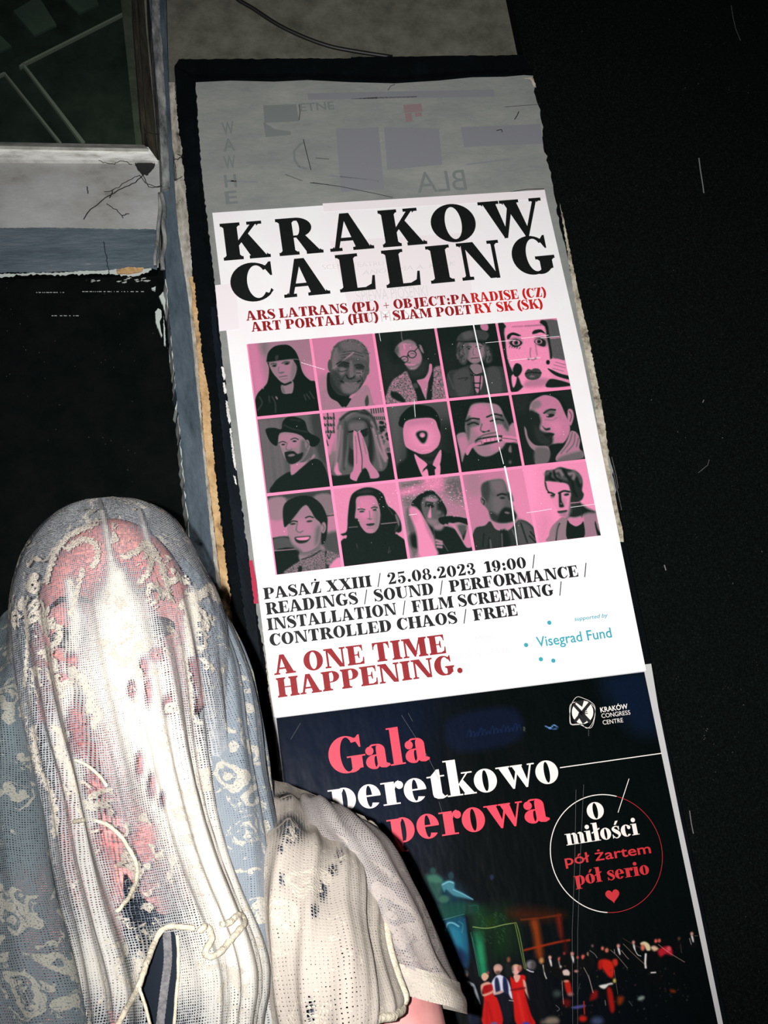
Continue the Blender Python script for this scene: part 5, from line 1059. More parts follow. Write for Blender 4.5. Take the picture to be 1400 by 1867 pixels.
b.po(c_(206, 190, 150), '755 180 790 165 830 190 838 235 810 240 790 205 770 200', 3).el(c_(190, 100, 80), 775, 215, 18, 26, 0, 4).po(c_(8, 9, 10), '810 260 880 260 920 330 930 500 830 500 800 400', 5).li(c_(220, 215, 210), 3.5, '800 270 796 340 800 380', 2.5).li(c_(210, 200, 196), 2.5, '845 422 880 420', 2)
b.po(c_(206, 170, 140), '840 215 870 200 905 225 870 245', 4).po(c_(170, 24, 40), '900 240 960 205 1010 220 1020 280 980 270 960 270 920 290', 5).el(c_(196, 70, 80), 990, 225, 18, 22, 0, 4)
for q, v, w_ in (('510 235 570 290 650 385', (190, 170, 150), 2), ('615 185 700 270 800 362', (190, 150, 130), 2), ('610 138 680 180 750 215', (110, 80, 66), 1.6), ('905 190 990 255 1120 335', (205, 160, 150), 2.2), ('290 380 330 460 365 585', (215, 190, 180), 2.2), ('112 490 116 590 124 680', (200, 190, 184), 2.4), ('330 440 350 520 370 590', (200, 160, 150), 1.5),
                 ('540 400 555 500 570 600', (150, 130, 120), 1.5), ('660 655 690 695', (150, 150, 150), 1.6), ('600 240 640 290 660 310', (200, 170, 165), 2.4), ('340 240 380 270 400 300', (170, 170, 170), 2.2), ('700 210 730 270 760 285', (210, 205, 205), 4), ('540 230 545 260', (205, 190, 180), 2.4), ('1200 118 1228 118', (150, 130, 120), 2), ('1160 140 1175 190', (180, 175, 175), 3), ('1085 190 1095 260', (70, 60, 60), 3),
                 ('260 510 235 600', (90, 100, 104), 1.6), ('60 690 90 720 70 740', (160, 160, 160), 2), ('465 650 470 690', (190, 180, 180), 2.4)): b.li(c_(*v), w_ / 4.5 * 1.6, q, 1.0, .9)
b.po(c_(214, 210, 204), '415 530 480 515 490 528 455 556', 3).po(c_(206, 200, 196), '485 512 520 504 528 518 490 524', 3).el(c_(190, 170, 80), 542, 488, 12, 18, 0, 4).el(c_(120, 130, 126), 762, 632, 30, 18, -20, 5).po(c_(150, 50, 20), '1000 560 1040 565 1045 585 1010 585', 5, 1, .7).el(c_(196, 130, 110), 145, 492, 22, 10, 0, 3).el(c_(150, 90, 90), 180, 600, 24, 16, 0, 5).el(c_(50, 60, 58), 70, 595, 34, 30, 0, 8).el(c_(190, 130, 120), 228, 410, 16, 10, 0, 4).po(c_(150, 130, 116), '-10 790 70 790 80 845 -10 845', 8, 1, .6)
for i in range(60):
    x, y = b.rs.uniform(0, 1150), b.rs.uniform(380, 800); b.el(c_(*[int(q * b.rs.uniform(.3, 1)) for q in (120, 100, 92)]), x, y, b.rs.uniform(2, 7), b.rs.uniform(2, 7), 0, 3, .6)
st_.grain(.006)
# black printed field, one fine mesh
field = [P(x, y, YG) for x, y in ((503.5, 1308.5), (1174.5, 1225.5), (1305, 1867), (590, 1867))]
fx0 = P(503.5, 1308.5, YG).x; fx1 = P(1174.5, 1225.5, YG).x; fz1 = P(840, 1267, YG).z; fz0 = fz1 - .64
print_grid('printed_field', [(fx0, 0, fz1), (fx1, 0, fz1), (fx1, 0, fz0), (fx0, 0, fz0)], 400, 500, gp_, lambda t: lin(t), gala, M['gala_dark'], YG)
sx0 = P(760, 1600, YG).x; sz1 = P(1000, 1545, YG).z; sz0 = P(1100, 1890, YG).z
print_grid('stage_photograph', [(sx0, 0, sz1), (fx1, 0, sz1), (fx1, 0, sz0), (sx0, 0, sz0)], 800, 520, st_, lambda t: lin(t), gala, M['gala_dark'], YG - .0001)
M['gala_red'] = mat('coral_red_ink', srgb(238, 52, 78), .45); M['gala_white'] = mat('cream_white_ink', srgb(238, 230, 222), .45); M['gala_red2'] = mat('deep_red_ink', srgb(196, 28, 40), .45)
Z4b = lambda x, y: (490 + x / 1.8919, 1220 + y / 1.8919)
Z5 = lambda x, y: (980 + x / 3.8889, 1230 + y / 3.8889)
YL = -.0001
b = MB(); serif_line(b, 'Gala', Z4b(212, 366), Z4b(556, 313), 66, YL, SMALL, 0); b.build('red_title', M['gala_red'], gala)
b = MB(); serif_line(b, 'perowa', Z4b(418, 602), Z4b(970, 522), 66, YL, SMALL, 1); b.build('red_title', M['gala_red'], gala)
b = MB(); serif_line(b, 'peretkowo', Z4b(214, 497), Z4b(1008, 388), 64, YL, SMALL, 1)
b.build('white_title', M['gala_white'], gala); b = Parts('white_rule', [M['gala_white']], gala); b.strip([Z4b(1004, 340), Z4b(1356, 290)], 1.7, YL); b.strip([Z5(648, 738), Z5(570, 978)], 1.3, YL)
cc = P(*Z5(489, 1263), YL); rr = (P(*Z5(880, 1210), YL) - P(*Z5(100, 1316), YL)).length / 2
badge_w, badge_r = MB(), MB()
for i in range(96):
    a0, a1 = math.radians(68 + i * 3.75), math.radians(68 + (i + 1) * 3.75); white = i * 3.75 < 190
    w_ = .00055 if white else .0003
    (badge_w if white else badge_r).face([cc + Vector((math.cos(a) * r_, 0, math.sin(a) * r_)) for a, r_ in ((a0, rr - w_), (a1, rr - w_), (a1, rr + w_), (a0, rr + w_))])
serif_line(badge_w, 'O', Z5(358, 1034), Z5(482, 1014), 31, YL, SMALL, 0); serif_line(badge_w, 'mi\u0142o\u015bci', Z5(205, 1212), Z5(724, 1132), 32, YL, SMALL, 0)
badge_w.build('white_badge', M['gala_white'], gala)
sans('p\u00f3\u0142 \u017cartem', Z5(198, 1352), Z5(806, 1264), 19.5, YL, .012, mb=badge_r); serif_line(badge_r, 'p\u00f3\u0142 serio', Z5(266, 1496), Z5(798, 1412), 26, YL, SMALL, 0)
hc = P(*Z5(532, 1566), YL); badge_r.face([hc + Vector((.0092 * math.sin(t) ** 3, 0, .0092 * (13 * math.cos(t) - 5 * math.cos(2 * t) - 2 * math.cos(3 * t) - math.cos(4 * t)) / 16)) for t in [k * math.pi / 16 for k in range(32)]])
badge_r.build('red_badge', M['gala_red2'], gala)
b = MB()   # round knot logo and the venue name
def loop(q, w_):
    c = [tuple(v) for v in catmull(Ls(q), 8, True)]; c.append(c[0]); pstrip(b, [Z5(*v) for v in c], w_, YL)
loop('245 200 280 158 330 170 372 190 405 225 405 290 385 350 350 380 310 355 240 355 228 320 232 250', .8); loop('232 215 290 190 350 190 405 240 400 330 380 375 345 375 290 350 240 350 230 300', .8)
b.face([P(*Z5(319 + 76 * math.cos(k * .262), 266 + 84 * math.sin(k * .262)), YL) for k in range(24)])
sans('KRAK\u00d3W', Z5(448, 268), Z5(642, 240), 9.5, YL, .018, mb=b); sans('CONGRESS', Z5(456, 308), Z5(659, 282), 8.5, YL, .0, mb=b); sans('CENTRE', Z5(465, 355), Z5(608, 337), 8.5, YL, .0, mb=b)
b.build('venue_logo', M['gala_white'], gala)
b = MB(); YK = -.0003
for q in ((255, 210, 375, 340), (375, 195, 262, 335)):
    pstrip(b, [Z5(q[0], q[1]), Z5(q[2], q[3])], 5.6, YK)
b.face([P(*Z5(*v), YK) for v in ((262, 190), (330, 180), (316, 230))]); b.face([P(*Z5(*v), YK) for v in ((300, 270), (350, 330), (320, 350), (290, 300))])
sans('AE', Z5(284, 288), Z5(356, 276), 8, YK, .03, mb=b); b.build('logo_cross', M['ink'], gala)
M['hair_scratch'] = mat('fine_scratch', g(.10), .7); b = Parts('scratch', [M['hair_scratch']], gala)
for q in ('732 1304 780 1380 800 1420', '548 1318 530 1348', '1050 1440 1048 1560 1043 1700 1044 1867', '1064 1430 1058 1560 1053 1700 1053 1867', '1073 1330 1073 1342', '800 1462 815 1510', '744 1300 752 1315'): b.strip(Ls(q), .55, -.0002)
b = MB(); pstrip(b, Ls('1082 1223 1130 1217 1184 1210'), .8, .0006); b.build('sheet_edge_line', M['crack'], gala)

# ------------------------------------------------------------------ the veiled person
YH = -0.70
M['skin'] = m = mat('warm_pink_skin', (.60, .25, .22, 1), .5, .35); n = N(m)
n.ln(n.ramp(n.noise(26, 4, .6, n.pos()), [(0.3, (.37, .145, .14, 1)), (0.55, (.48, .215, .20, 1)), (0.8, (.54, .28, .255, 1))]), n.bsdf().inputs['Base Color'])
n.bsdf().inputs['Subsurface Weight'].default_value = .12; n.bsdf().inputs['Subsurface Radius'].default_value = (.01, .004, .002)
M['eye'] = mat('dark_eye', (.01, .008, .008, 1), .15, .5); M['eye_white'] = mat('dark_made_up_eye', (.02, .014, .016, 1), .5, .2); M['lip'] = mat('lips', (.36, .08, .08, 1), .4); M['brow'] = mat('dark_brow', (.02, .012, .01, 1), .8)

def sdf_body():
    """one closed skin made of overlapping closed lofts, fused by a voxel remesh"""
    b = MB()
    def loft(rings, seg=26):
        n0 = len(b.v)
        for c, rx, ry, ax in rings:       # centre, half widths, axis direction
            c = Vector(c); ax = Vector(ax).normalized()
            s_ = ax.cross(Vector((0, 1, 0))); s_ = s_.normalized() if s_.length > .01 else Vector((1, 0, 0)); t_ = s_.cross(ax).normalized()
            for k in range(seg):
                a = 2 * math.pi * k / seg; p = c + s_ * (math.cos(a) * rx) + t_ * (math.sin(a) * ry); b.v.append(tuple(p))
        R = len(rings)
        for i in range(R - 1):
            for k in range(seg):
                k2 = (k + 1) % seg; b.f.append((n0 + i * seg + k, n0 + i * seg + k2, n0 + (i + 1) * seg + k2, n0 + (i + 1) * seg + k)); b.m.append(0)
        b.f.append(tuple(n0 + k for k in reversed(range(seg)))); b.m.append(0); b.f.append(tuple(n0 + (R - 1) * seg + k for k in range(seg))); b.m.append(0)
    U_ = (0, 0, 1); cx, cy = -.155, -.655
    # trunk, neck
    loft([((cx, cy + .01, .90), .165, .115, U_), ((cx, cy + .01, .98), .168, .118, U_), ((cx, cy, 1.08), .138, .10, U_), ((cx, cy, 1.18), .145, .085, U_), ((cx, cy, 1.28), .150, .082, U_), ((cx, cy + .005, 1.36), .146, .078, U_),
          ((cx, cy + .01, 1.405), .120, .07, U_), ((cx, cy + .01, 1.43), .080, .055, U_), ((cx, cy + .0, 1.46), .060, .055, U_), ((cx, cy - .01, 1.50), .055, .056, U_), ((cx, cy - .012, 1.54), .054, .058, U_)])
    for s_ in (-1, 1):
        sx = cx + s_ * .152
        sh = Vector((sx, cy + .005, 1.372)); el = Vector((cx + s_ * .192, cy + .0, 1.09)); wr = Vector((cx + s_ * .205, cy - .10, .86))
        pts = [sh + (el - sh) * t for t in (-.10, 0, .12, .3, .5, .75, .95)]; rr = (.036, .05, .052, .049, .046, .041, .038)
        loft([(p, r, r * 1.05, el - sh) for p, r in zip(pts, rr)])
        pts = [el + (wr - el) * t for t in (-.06, .05, .25, .5, .75, 1.0, 1.06)]; rr = (.034, .039, .042, .038, .031, .026, .027)
        loft([(p, r, r * .95, wr - el) for p, r in zip(pts, rr)])
        # palm, four fingers and thumb
        d = (wr - el).normalized(); fw = Vector((0, -1, 0)); fw = (fw - d * fw.dot(d)).normalized(); inn = Vector((-s_, 0, 0))
        loft([(wr + d * t, w_, .015, d) if False else (wr + d * t, .017, w_, d) for t, w_ in ((-.01, .024), (.02, .033), (.05, .039), (.085, .038), (.095, .03))])
        for k, L in enumerate((.068, .078, .072, .056)):
            q0 = wr + d * .085 + fw * (.029 - .019 * k); q1 = q0 + d * L * .5 + inn * .004; q2 = q0 + d * L * .82 + inn * .014; q3 = q0 + d * L + inn * .026
            b.tube([q0 - d * .012, q0, q1, q2, q3], [.0092, .0092, .0086, .0078, .006], 10)
        q0 = wr + d * .025 + fw * .026; b.tube([q0, q0 + d * .028 + fw * .022 + inn * .006, q0 + d * .055 + fw * .030 + inn * .012, q0 + d * .075 + fw * .030 + inn * .016], [.012, .0115, .010, .007], 10)
        # leg and foot
        hx = cx + s_ * .085
        loft([((hx, cy + .01, .95), .088, .098, U_), ((hx, cy + .01, .80), .083, .09, U_), ((hx, cy + .01, .62), .066, .072, U_), ((hx, cy, .50), .054, .060, U_), ((hx, cy + .01, .38), .053, .06, U_), ((hx, cy + .015, .22), .041, .045, U_), ((hx, cy + .015, .09), .034, .038, U_), ((hx, cy + .015, .03), .036, .044, U_)])
        F_ = (0, -1, 0)
        loft([((hx, cy + .065, .034), .026, .030, F_), ((hx, cy + .03, .042), .034, .042, F_), ((hx, cy - .05, .036), .038, .034, F_), ((hx, cy - .12, .024), .044, .022, F_), ((hx, cy - .165, .018), .040, .016, F_), ((hx, cy - .185, .014), .02, .010, F_)])
    # head: a displaced sphere with brow, sockets, nose, cheeks, mouth, chin
    hc = Vector((cx, cy - .012, 1.566)); n0 = len(b.v); NU, NV = 72, 56
    def head_pt(u, v):
        a = 2 * math.pi * u; e = math.pi * (v - .5)
        x, y, z = math.cos(e) * math.sin(a), -math.cos(e) * math.cos(a), math.sin(e)       # a = 0 faces the camera (-Y)
        w_ = .067 * (1.0 - .20 * max(0, -z) ** 1.4); px = x * w_; py = y * .086; pz = z * .113
        if y < 0:
            py += .006 * (1 - abs(z))
            G = lambda gx, gz, sx_, sz_: math.exp(-((px - gx) / sx_) ** 2 - ((pz - gz) / sz_) ** 2)
            py -= .024 * G(0, -.030, .011, .012) + .016 * G(0, -.010, .008, .020) + .006 * G(.012, -.036, .008, .007) + .006 * G(-.012, -.036, .008, .007)
            py += .014 * (G(.031, .004, .016, .011) + G(-.031, .004, .016, .011)); py -= .007 * (G(.03, .024, .022, .008) + G(-.03, .024, .022, .008))
            py -= .010 * G(0, -.062, .020, .006) + .010 * G(0, -.071, .018, .006) + .014 * G(0, -.100, .020, .014); py += .004 * G(0, -.0665, .022, .0025) + .006 * G(0, -.083, .02, .006)
            py -= .006 * (G(.042, -.026, .016, .016) + G(-.042, -.026, .016, .016))
        return hc + Vector((px, py, pz))
    for j in range(NV + 1):
        for i in range(NU): b.v.append(tuple(head_pt(i / NU, j / NV)))
    for j in range(NV):
        for i in range(NU):
            i2 = (i + 1) % NU; b.f.append((n0 + j * NU + i, n0 + j * NU + i2, n0 + (j + 1) * NU + i2, n0 + (j + 1) * NU + i)); b.m.append(0)
    for s_ in (-1, 1):      # ears
        e0 = hc + Vector((s_ * .066, .006, -.012))
        loft([(e0 + Vector((s_ * t * .6, t * .5, 0)), .010 + w_ * .6, .028 * w_ + .004, (s_, .5, 0)) if False else (e0 + Vector((0, 0, z)), w_, .013, (0, 0, 1)) for z, w_ in ((-.032, .005), (-.022, .009), (0, .012), (.018, .014), (.028, .008))], 14)
    return b, hc
person = thing('person', (-.155, -.655, 0), 'person covered by a white lace veil and lace cape standing before the posters', 'person')
bd, HC = sdf_body()
tmp = bd.build('body_raw', M['skin'])
md = tmp.modifiers.new('r', 'REMESH'); md.mode = 'VOXEL'; md.voxel_size = .0045
sm_ = tmp.modifiers.new('s', 'SMOOTH'); sm_.factor = .5; sm_.iterations = 5
dg = bpy.context.evaluated_depsgraph_get(); me = bpy.data.meshes.new_from_object(tmp.evaluated_get(dg)); bpy.data.objects.remove(tmp)
me.name = 'body'; me.materials.clear(); me.materials.append(M['skin']); me.polygons.foreach_set('use_smooth', [True] * len(me.polygons))
body = link('body', me, person)
def blob(mb, c, rx, ry, rz, mi=0, nu=16, nv=10):
    n0 = len(mb.v)
    for j in range(nv + 1):
        for i in range(nu):
            a, e = 2 * math.pi * i / nu, math.pi * (j / nv - .5); mb.v.append((c[0] + rx * math.cos(e) * math.cos(a), c[1] + ry * math.cos(e) * math.sin(a), c[2] + rz * math.sin(e)))
    for j in range(nv):
        for i in range(nu):
            i2 = (i + 1) % nu; mb.f.append((n0 + j * nu + i, n0 + j * nu + i2, n0 + (j + 1) * nu + i2, n0 + (j + 1) * nu + i)); mb.m.append(mi)
for s_ in (-1, 1):
    b = MB(); c = HC + Vector((s_ * .031, -.0705, .003)); blob(b, c, .0148, .0085, .0082, 0); blob(b, c + Vector((0, -.0062, 0)), .0052, .003, .0052, 1); b.build('eye', [M['eye_white'], M['eye']], body, True)
    b = MB(); b.tube([HC + Vector((s_ * x, -.0935 + (x - .02) ** 2 * 14, z)) for x, z in ((.012, .022), (.022, .026), (.034, .027), (.046, .022))], [.0012, .0022, .002, .001], 8); b.build('eyebrow', M['brow'], body, True)
b = MB(); b.tube([HC + Vector((x, -.0985 + x * x * 16, -.066 + .06 * abs(x) ** 1.2 * .3)) for x in (-.024, -.014, -.005, 0, .005, .014, .024)], [.001, .0028, .004, .0036, .004, .0028, .001], 10); b.build('lips', M['lip'], body, True)

# --- lace: open net with denser flower motifs; the holes let what is behind show through
def lace(name, dense_col, net_col, pitch, motif, open_, seed=0.0, transl=.25, wire=.42, bump=.5, gather=None):
    m = bpy.data.materials.new(name); m.use_nodes = True; n = N(m)
    uv = n.new('ShaderNodeUVMap').outputs[0]
    mp = n.new('ShaderNodeMapping'); mp.inputs['Location'].default_value = (seed, seed * .7, 0); n.ln(uv, mp.inputs[0]); v = mp.outputs[0]
    sx = n.new('ShaderNodeSeparateXYZ'); n.ln(v, sx.inputs[0])
    wob = n.noise(90, 2, .5, v)
    cell = []
    for o in (0, 1):
        f = n.math('FRACT', n.math('ADD', n.math('DIVIDE', sx.outputs[o], pitch), n.math('MULTIPLY', wob, .9)))
        cell.append(n.math('ABSOLUTE', n.math('SUBTRACT', f, .5)))           # .5 on the thread, 0 in the hole
    thr = n.math('ADD', n.math('MAXIMUM', cell[0], cell[1]), n.math('MULTIPLY', n.math('SUBTRACT', n.noise(330, 2, .6, v), .5), .42))
    dn = n.noise(26, 3, .6, n.scalev(v, (2.2, .7, 1)))          # the weave is looser and tighter in streaks
    w_ = n.math('ADD', n.math('MULTIPLY', n.math('SUBTRACT', dn, .5), .55), wire)
    if gather is not None:
        at = n.new('ShaderNodeAttribute'); at.attribute_name = 'gather'; w_ = n.math('ADD', w_, n.math('MULTIPLY', n.math('SUBTRACT', at.outputs['Fac'], .5), .80))
    net = n.math('GREATER_THAN', thr, n.math('SUBTRACT', .5, n.math('MULTIPLY', w_, .5)))
    # motif mask: rings and sprays
    wv = n.new('ShaderNodeVectorMath'); wv.operation = 'ADD'
    nz = n.new('ShaderNodeTexNoise'); nz.inputs['Scale'].default_value = motif * .8; nz.inputs['Detail'].default_value = 3; n.ln(v, nz.inputs['Vector'])
    sc = n.new('ShaderNodeVectorMath'); sc.operation = 'SCALE'; sc.inputs['Scale'].default_value = 1.7 / motif; n.ln(nz.outputs['Color'], sc.inputs[0])
    n.ln(v, wv.inputs[0]); n.ln(sc.outputs[0], wv.inputs[1])
    vo = n.new('ShaderNodeTexVoronoi'); vo.inputs['Scale'].default_value = motif; n.ln(wv.outputs[0], vo.inputs['Vector'])
    ringd = n.math('ABSOLUTE', n.math('SUBTRACT', vo.outputs['Distance'], .33))
    ring = n.math('LESS_THAN', ringd, .085); core = n.math('LESS_THAN', vo.outputs['Distance'], .13)
    big = n.noise(motif * .45, 3, .6, v, .4)
    spray = n.math('GREATER_THAN', n.noise(motif * 1.9, 5, .7, wv.outputs[0], 1.2), .575)
    mask = n.math('MULTIPLY', n.math('MAXIMUM', n.math('MAXIMUM', ring, core), spray), n.math('GREATER_THAN', big, open_))
    # fluffy edge of the motif; sewn-on chains of flowers are marked on the mesh
    if gather is not None:
        ap = n.new('ShaderNodeAttribute'); ap.attribute_name = 'applique'
        mask = n.math('MAXIMUM', mask, n.math('GREATER_THAN', n.math('ADD', ap.outputs['Fac'], n.math('MULTIPLY', n.math('SUBTRACT', n.noise(300, 4, .75, v), .5), 2.6)), .62))
    fl = n.math('GREATER_THAN', n.noise(900, 2, .5, v), .40)
    mask = n.math('MULTIPLY', mask, fl)
    alpha = n.math('MAXIMUM', net, mask, True)
    colmix = n.new('ShaderNodeMix', data_type='RGBA'); n.ln(mask, colmix.inputs[0]); colmix.inputs[6].default_value = net_col; colmix.inputs[7].default_value = dense_col
    if gather is not None:
        gm = n.new('ShaderNodeMix', data_type='RGBA'); n.ln(at.outputs['Fac'], gm.inputs[0]); gm.inputs[6].default_value = net_col; gm.inputs[7].default_value = gather; n.ln(gm.outputs[2], colmix.inputs[6])
    b = n.bsdf(); b.inputs['Roughness'].default_value = .9; b.inputs['Specular IOR Level'].default_value = .1; n.ln(colmix.outputs[2], b.inputs['Base Color'])
    h = n.math('ADD', n.math('MULTIPLY', mask, n.noise(520, 3, .6, v)), n.math('MULTIPLY', thr, .3)); bm_ = n.bump(h, bump, .0015); n.ln(bm_, b.inputs['Normal'])
    tl = n.new('ShaderNodeBsdfTranslucent'); n.ln(colmix.outputs[2], tl.inputs['Color'])
    m1 = n.new('ShaderNodeMixShader'); m1.inputs[0].default_value = transl; n.ln(b.outputs[0], m1.inputs[1]); n.ln(tl.outputs[0], m1.inputs[2])
    tp = n.new('ShaderNodeBsdfTransparent')
    m2 = n.new('ShaderNodeMixShader'); n.ln(alpha, m2.inputs[0]); n.ln(tp.outputs[0], m2.inputs[1]); n.ln(m1.outputs[0], m2.inputs[2])
    n.ln(m2.outputs[0], m.node_tree.nodes['Material Output'].inputs[0]); return m
M['veil_lace'] = lace('white_veil_lace', (.38, .35, .295, 1), (.155, .178, .212, 1), .0017, 44, .535, 0, .25, .52, .8, (.44, .415, .365, 1))
M['shaded_veil_net'] = lace('shaded_blue_grey_net', (.20, .195, .168, 1), (.085, .105, .115, 1), .0018, 40, .46, 3, .25, .62)  # darker copy of the veil net, the side drape's shade put into its colour
M['back_net'] = lace('pale_blue_veil_net', (.36, .34, .29, 1), (.165, .19, .215, 1), .0018, 34, .44, 5, .25, .70)
M['cape_lace'] = lace('cream_cape_lace', (.43, .385, .32, 1), (.27, .245, .225, 1), .0024, 30, .38, 7, .2, .80, .8, (.41, .36, .30, 1))
M['sleeve_net'] = lace('pale_sleeve_net', (.33, .29, .265, 1), (.26, .235, .225, 1), .0020, 24, .48, 11, .3, .62)
M['cord'] = noisy('cream_cord_edge', [(0.3, (.30, .26, .19, 1)), (0.7, (.46, .42, .33, 1))], 300, .9, .8, 400)
M['navy'] = mat('black_navy_knit', (.006, .009, .014, 1), .9, .1); M['slate'] = mat('slate_blue_knit', (.035, .05, .065, 1), .9, .1); M['stripe'] = noisy('grey_knit_stripe', [(0.3, (.05, .05, .055, 1)), (0.7, (.15, .14, .14, 1))], 300, .9, .3)

def grid_mesh(name, W, UVs, material, parent, keep=None, gather=None, extra=None):
    nv, nu = W.shape[:2]; v = [tuple(p) for p in W.reshape(-1, 3)]; F = []
    for j in range(nv - 1):
        for i in range(nu - 1):
            if keep is not None and not keep[j, i]: continue
            F.append((j * nu + i, (j + 1) * nu + i, (j + 1) * nu + i + 1, j * nu + i + 1))
    me = bpy.data.meshes.new(name); me.from_pydata(v, [], F); me.materials.append(material); me.polygons.foreach_set('use_smooth', [True] * len(F))
    if gather is not None: me.attributes.new('gather', 'FLOAT', 'POINT').data.foreach_set('value', gather.ravel().astype(np.float32))
    if extra is not None: me.attributes.new('applique', 'FLOAT', 'POINT').data.foreach_set('value', extra.ravel().astype(np.float32))
    uvl = me.uv_layers.new(name='uv'); li = np.zeros(len(me.loops), np.int32); me.loops.foreach_get('vertex_index', li)
    uvl.data.foreach_set('uv', UVs.reshape(-1, 2)[li].astype(np.float32).ravel())
    bm = bmesh.new(); bm.from_mesh(me); bmesh.ops.delete(bm, geom=[q for q in bm.verts if not q.link_faces], context='VERTS'); bm.to_mesh(me); bm.free()
    return link(name, me, parent)
def interp_rows(rows, nu, nv):
    R = [np.array(catmull(r, 10)) for r in rows]
    def res(c, k):
        s = np.concatenate([[0], np.cumsum(np.linalg.norm(np.diff(c, axis=0), axis=1))]); t = np.linspace(0, s[-1], k); return np.stack([np.interp(t, s, c[:, q]) for q in range(3)], 1)
    R = [res(c, nu) for c in R]
    cols = [np.array(catmull([R[j][i] for j in range(len(R))], max(2, nv // max(1, len(R) - 1)))) for i in range(nu)]
    return np.stack(cols, 1)
def arc_uv(W):
    nv, nu = W.shape[:2]; du = np.linalg.norm(np.diff(W, axis=1), axis=2); dv = np.linalg.norm(np.diff(W, axis=0), axis=2)
    u = np.concatenate([np.zeros((nv, 1)), np.cumsum(du, 1)], 1); u = u - u[:, nu // 2:nu // 2 + 1]; v = np.concatenate([np.zeros((1, nu)), np.cumsum(dv, 0)], 0)
    v = np.broadcast_to(v.mean(1)[:, None], (nv, nu)); return np.stack([u, v], 2)
def normals(W):
    a = np.gradient(W, axis=1); b_ = np.gradient(W, axis=0); q = np.cross(a, b_); return q / (np.linalg.norm(q, axis=2, keepdims=True) + 1e-9)
def px3(q):                      # picture pixel + depth -> point
    return [tuple(P(x, y, Y)) for x, y, Y in q]
rs = np.random.RandomState(5)

# --- main veil: hangs from the crown, front and back, narrowing at the sides as outlined by the drape
LO = [P(x, y, YH + .035) for x, y in [tuple(v) for v in catmull(Ls('204 908 150 915 102 938 60 985 32 1045 17 1110 17 1200 28 1290 46 1370 72 1470 98 1600 120 1720 138 1867 160 2060'), 8)]]
RO = [P(x, y, YH + .035) for x, y in [tuple(v) for v in catmull(Ls('204 908 258 916 308 942 345 985 376 1045 400 1095 416 1160 424 1250 428 1340 432 1430 446 1520 482 1630 520 1730 524 1790 508 1867 490 2060'), 8)]]
zl = np.array([p.z for p in LO])[::-1]; xl = np.array([p.x for p in LO])[::-1]; zr = np.array([p.z for p in RO])[::-1]; xr_ = np.array([p.x for p in RO])[::-1]
ztop = LO[0].z; NV, NU = 210, 300
tt = np.linspace(0, 1, NV); zz = ztop - .0002 - (ztop - 1.235) * (tt ** 1.55)
TH = np.linspace(-.5 * math.pi, 1.5 * math.pi, NU)         # 0..pi is the front
W = np.zeros((NV, NU, 3)); keep = np.ones((NV - 1, NU - 1), bool)
lx = np.interp(zz, zl, xl); rx = np.interp(zz, zr, xr_)
hw = (rx - lx) / 2; xc = (rx + lx) / 2
prof = np.interp(zz, [1.23, 1.30, 1.36, 1.42, 1.46, 1.50, 1.54, 1.58, 1.62, 1.65, 1.67, ztop], [.165, .160, .150, .125, .112, .118, .120, .112, .098, .078, .056, .0])
back = np.interp(zz, [1.23, 1.45, 1.55, 1.62, 1.66, ztop], [.10, .10, .10, .085, .055, 0])
for j in range(NV):
    c, s_ = np.cos(TH), np.sin(TH); dep = np.where(s_ > 0, prof[j], back[j])
    W[j, :, 0] = xc[j] + hw[j] * c; W[j, :, 1] = YH + .035 - dep * s_; W[j, :, 2] = zz[j]
# folds fan out from the crown towards the right hem
nrm = np.stack([np.broadcast_to(np.cos(TH), (NV, NU)), -np.broadcast_to(np.sin(TH), (NV, NU)), np.zeros((NV, NU))], 2)
drop = (ztop - zz)[:, None]; ph = TH[None, :] + .9 * np.clip(drop - .12, 0, 1) * np.sin(TH)[None, :]
def ridge(x, p): return np.power(np.clip(.5 + .5 * np.cos(x), 0, 1), p)
F_ = .5 * ridge(9 * ph + .6, 3) + .45 * ridge(14 * ph + 2.1 + 3 * drop, 4) + .3 * ridge(23 * ph + 4, 2) - .55 * ridge(6 * ph + 1.9, 6)
A_f = np.clip((drop - .04) / .20, 0, 1) ** 1.1 * .017
F_ = F_ + .22 * ridge(41 * ph + 5 * drop, 2) + .12 * ridge(67 * ph, 2)
W += nrm * (F_ * A_f * np.clip(np.abs(np.sin(TH))[None, :] ** .7, .05, 1))[:, :, None]
for j in range(NV):
    for i in range(NU):
        q = W[j, i]; k_ = mnoise.noise(Vector((q[0] * 26, q[1] * 26, q[2] * 14))) * .0035 * min(1, drop[j, 0] / .1); W[j, i] += nrm[j, i] * k_
W[:, :, 2] += (.0015 * np.clip((zz - 1.54) / .12, 0, 1))[:, None]
# the hem opens at the front in a torn gap
gx, gy = projn(W.reshape(-1, 3)); gx = gx.reshape(NV, NU); gy = gy.reshape(NV, NU)
def inside(px, py, poly):
    r = np.zeros(px.shape, bool)
    for (ax, ay), (bx, by) in zip(poly, poly[1:] + poly[:1]):
        if ay != by: r ^= ((ay > py) != (by > py)) & (px < (bx - ax) * (py - ay) / (by - ay) + ax)
    return r
GAP = [tuple(v) for v in catmull(Ls('284 1706 300 1698 322 1700 327 1752 320 1820 316 1900 300 2100 290 2100 282 1900 262 1825 253 1795 262 1766 272 1748'), 4, True)]
fr_ = (np.sin(TH) > .1)[None, :] & inside(gx, gy, GAP); keep &= ~fr_[:-1, :-1]
keep &= ~((np.sin(TH) < -.2)[None, :-1] & (zz[:-1, None] < 1.30))
uv = arc_uv(W); uv[:, :, 0] = (TH[None, :] - math.pi / 2) * np.maximum(hw, .05)[:, None] * 1.25
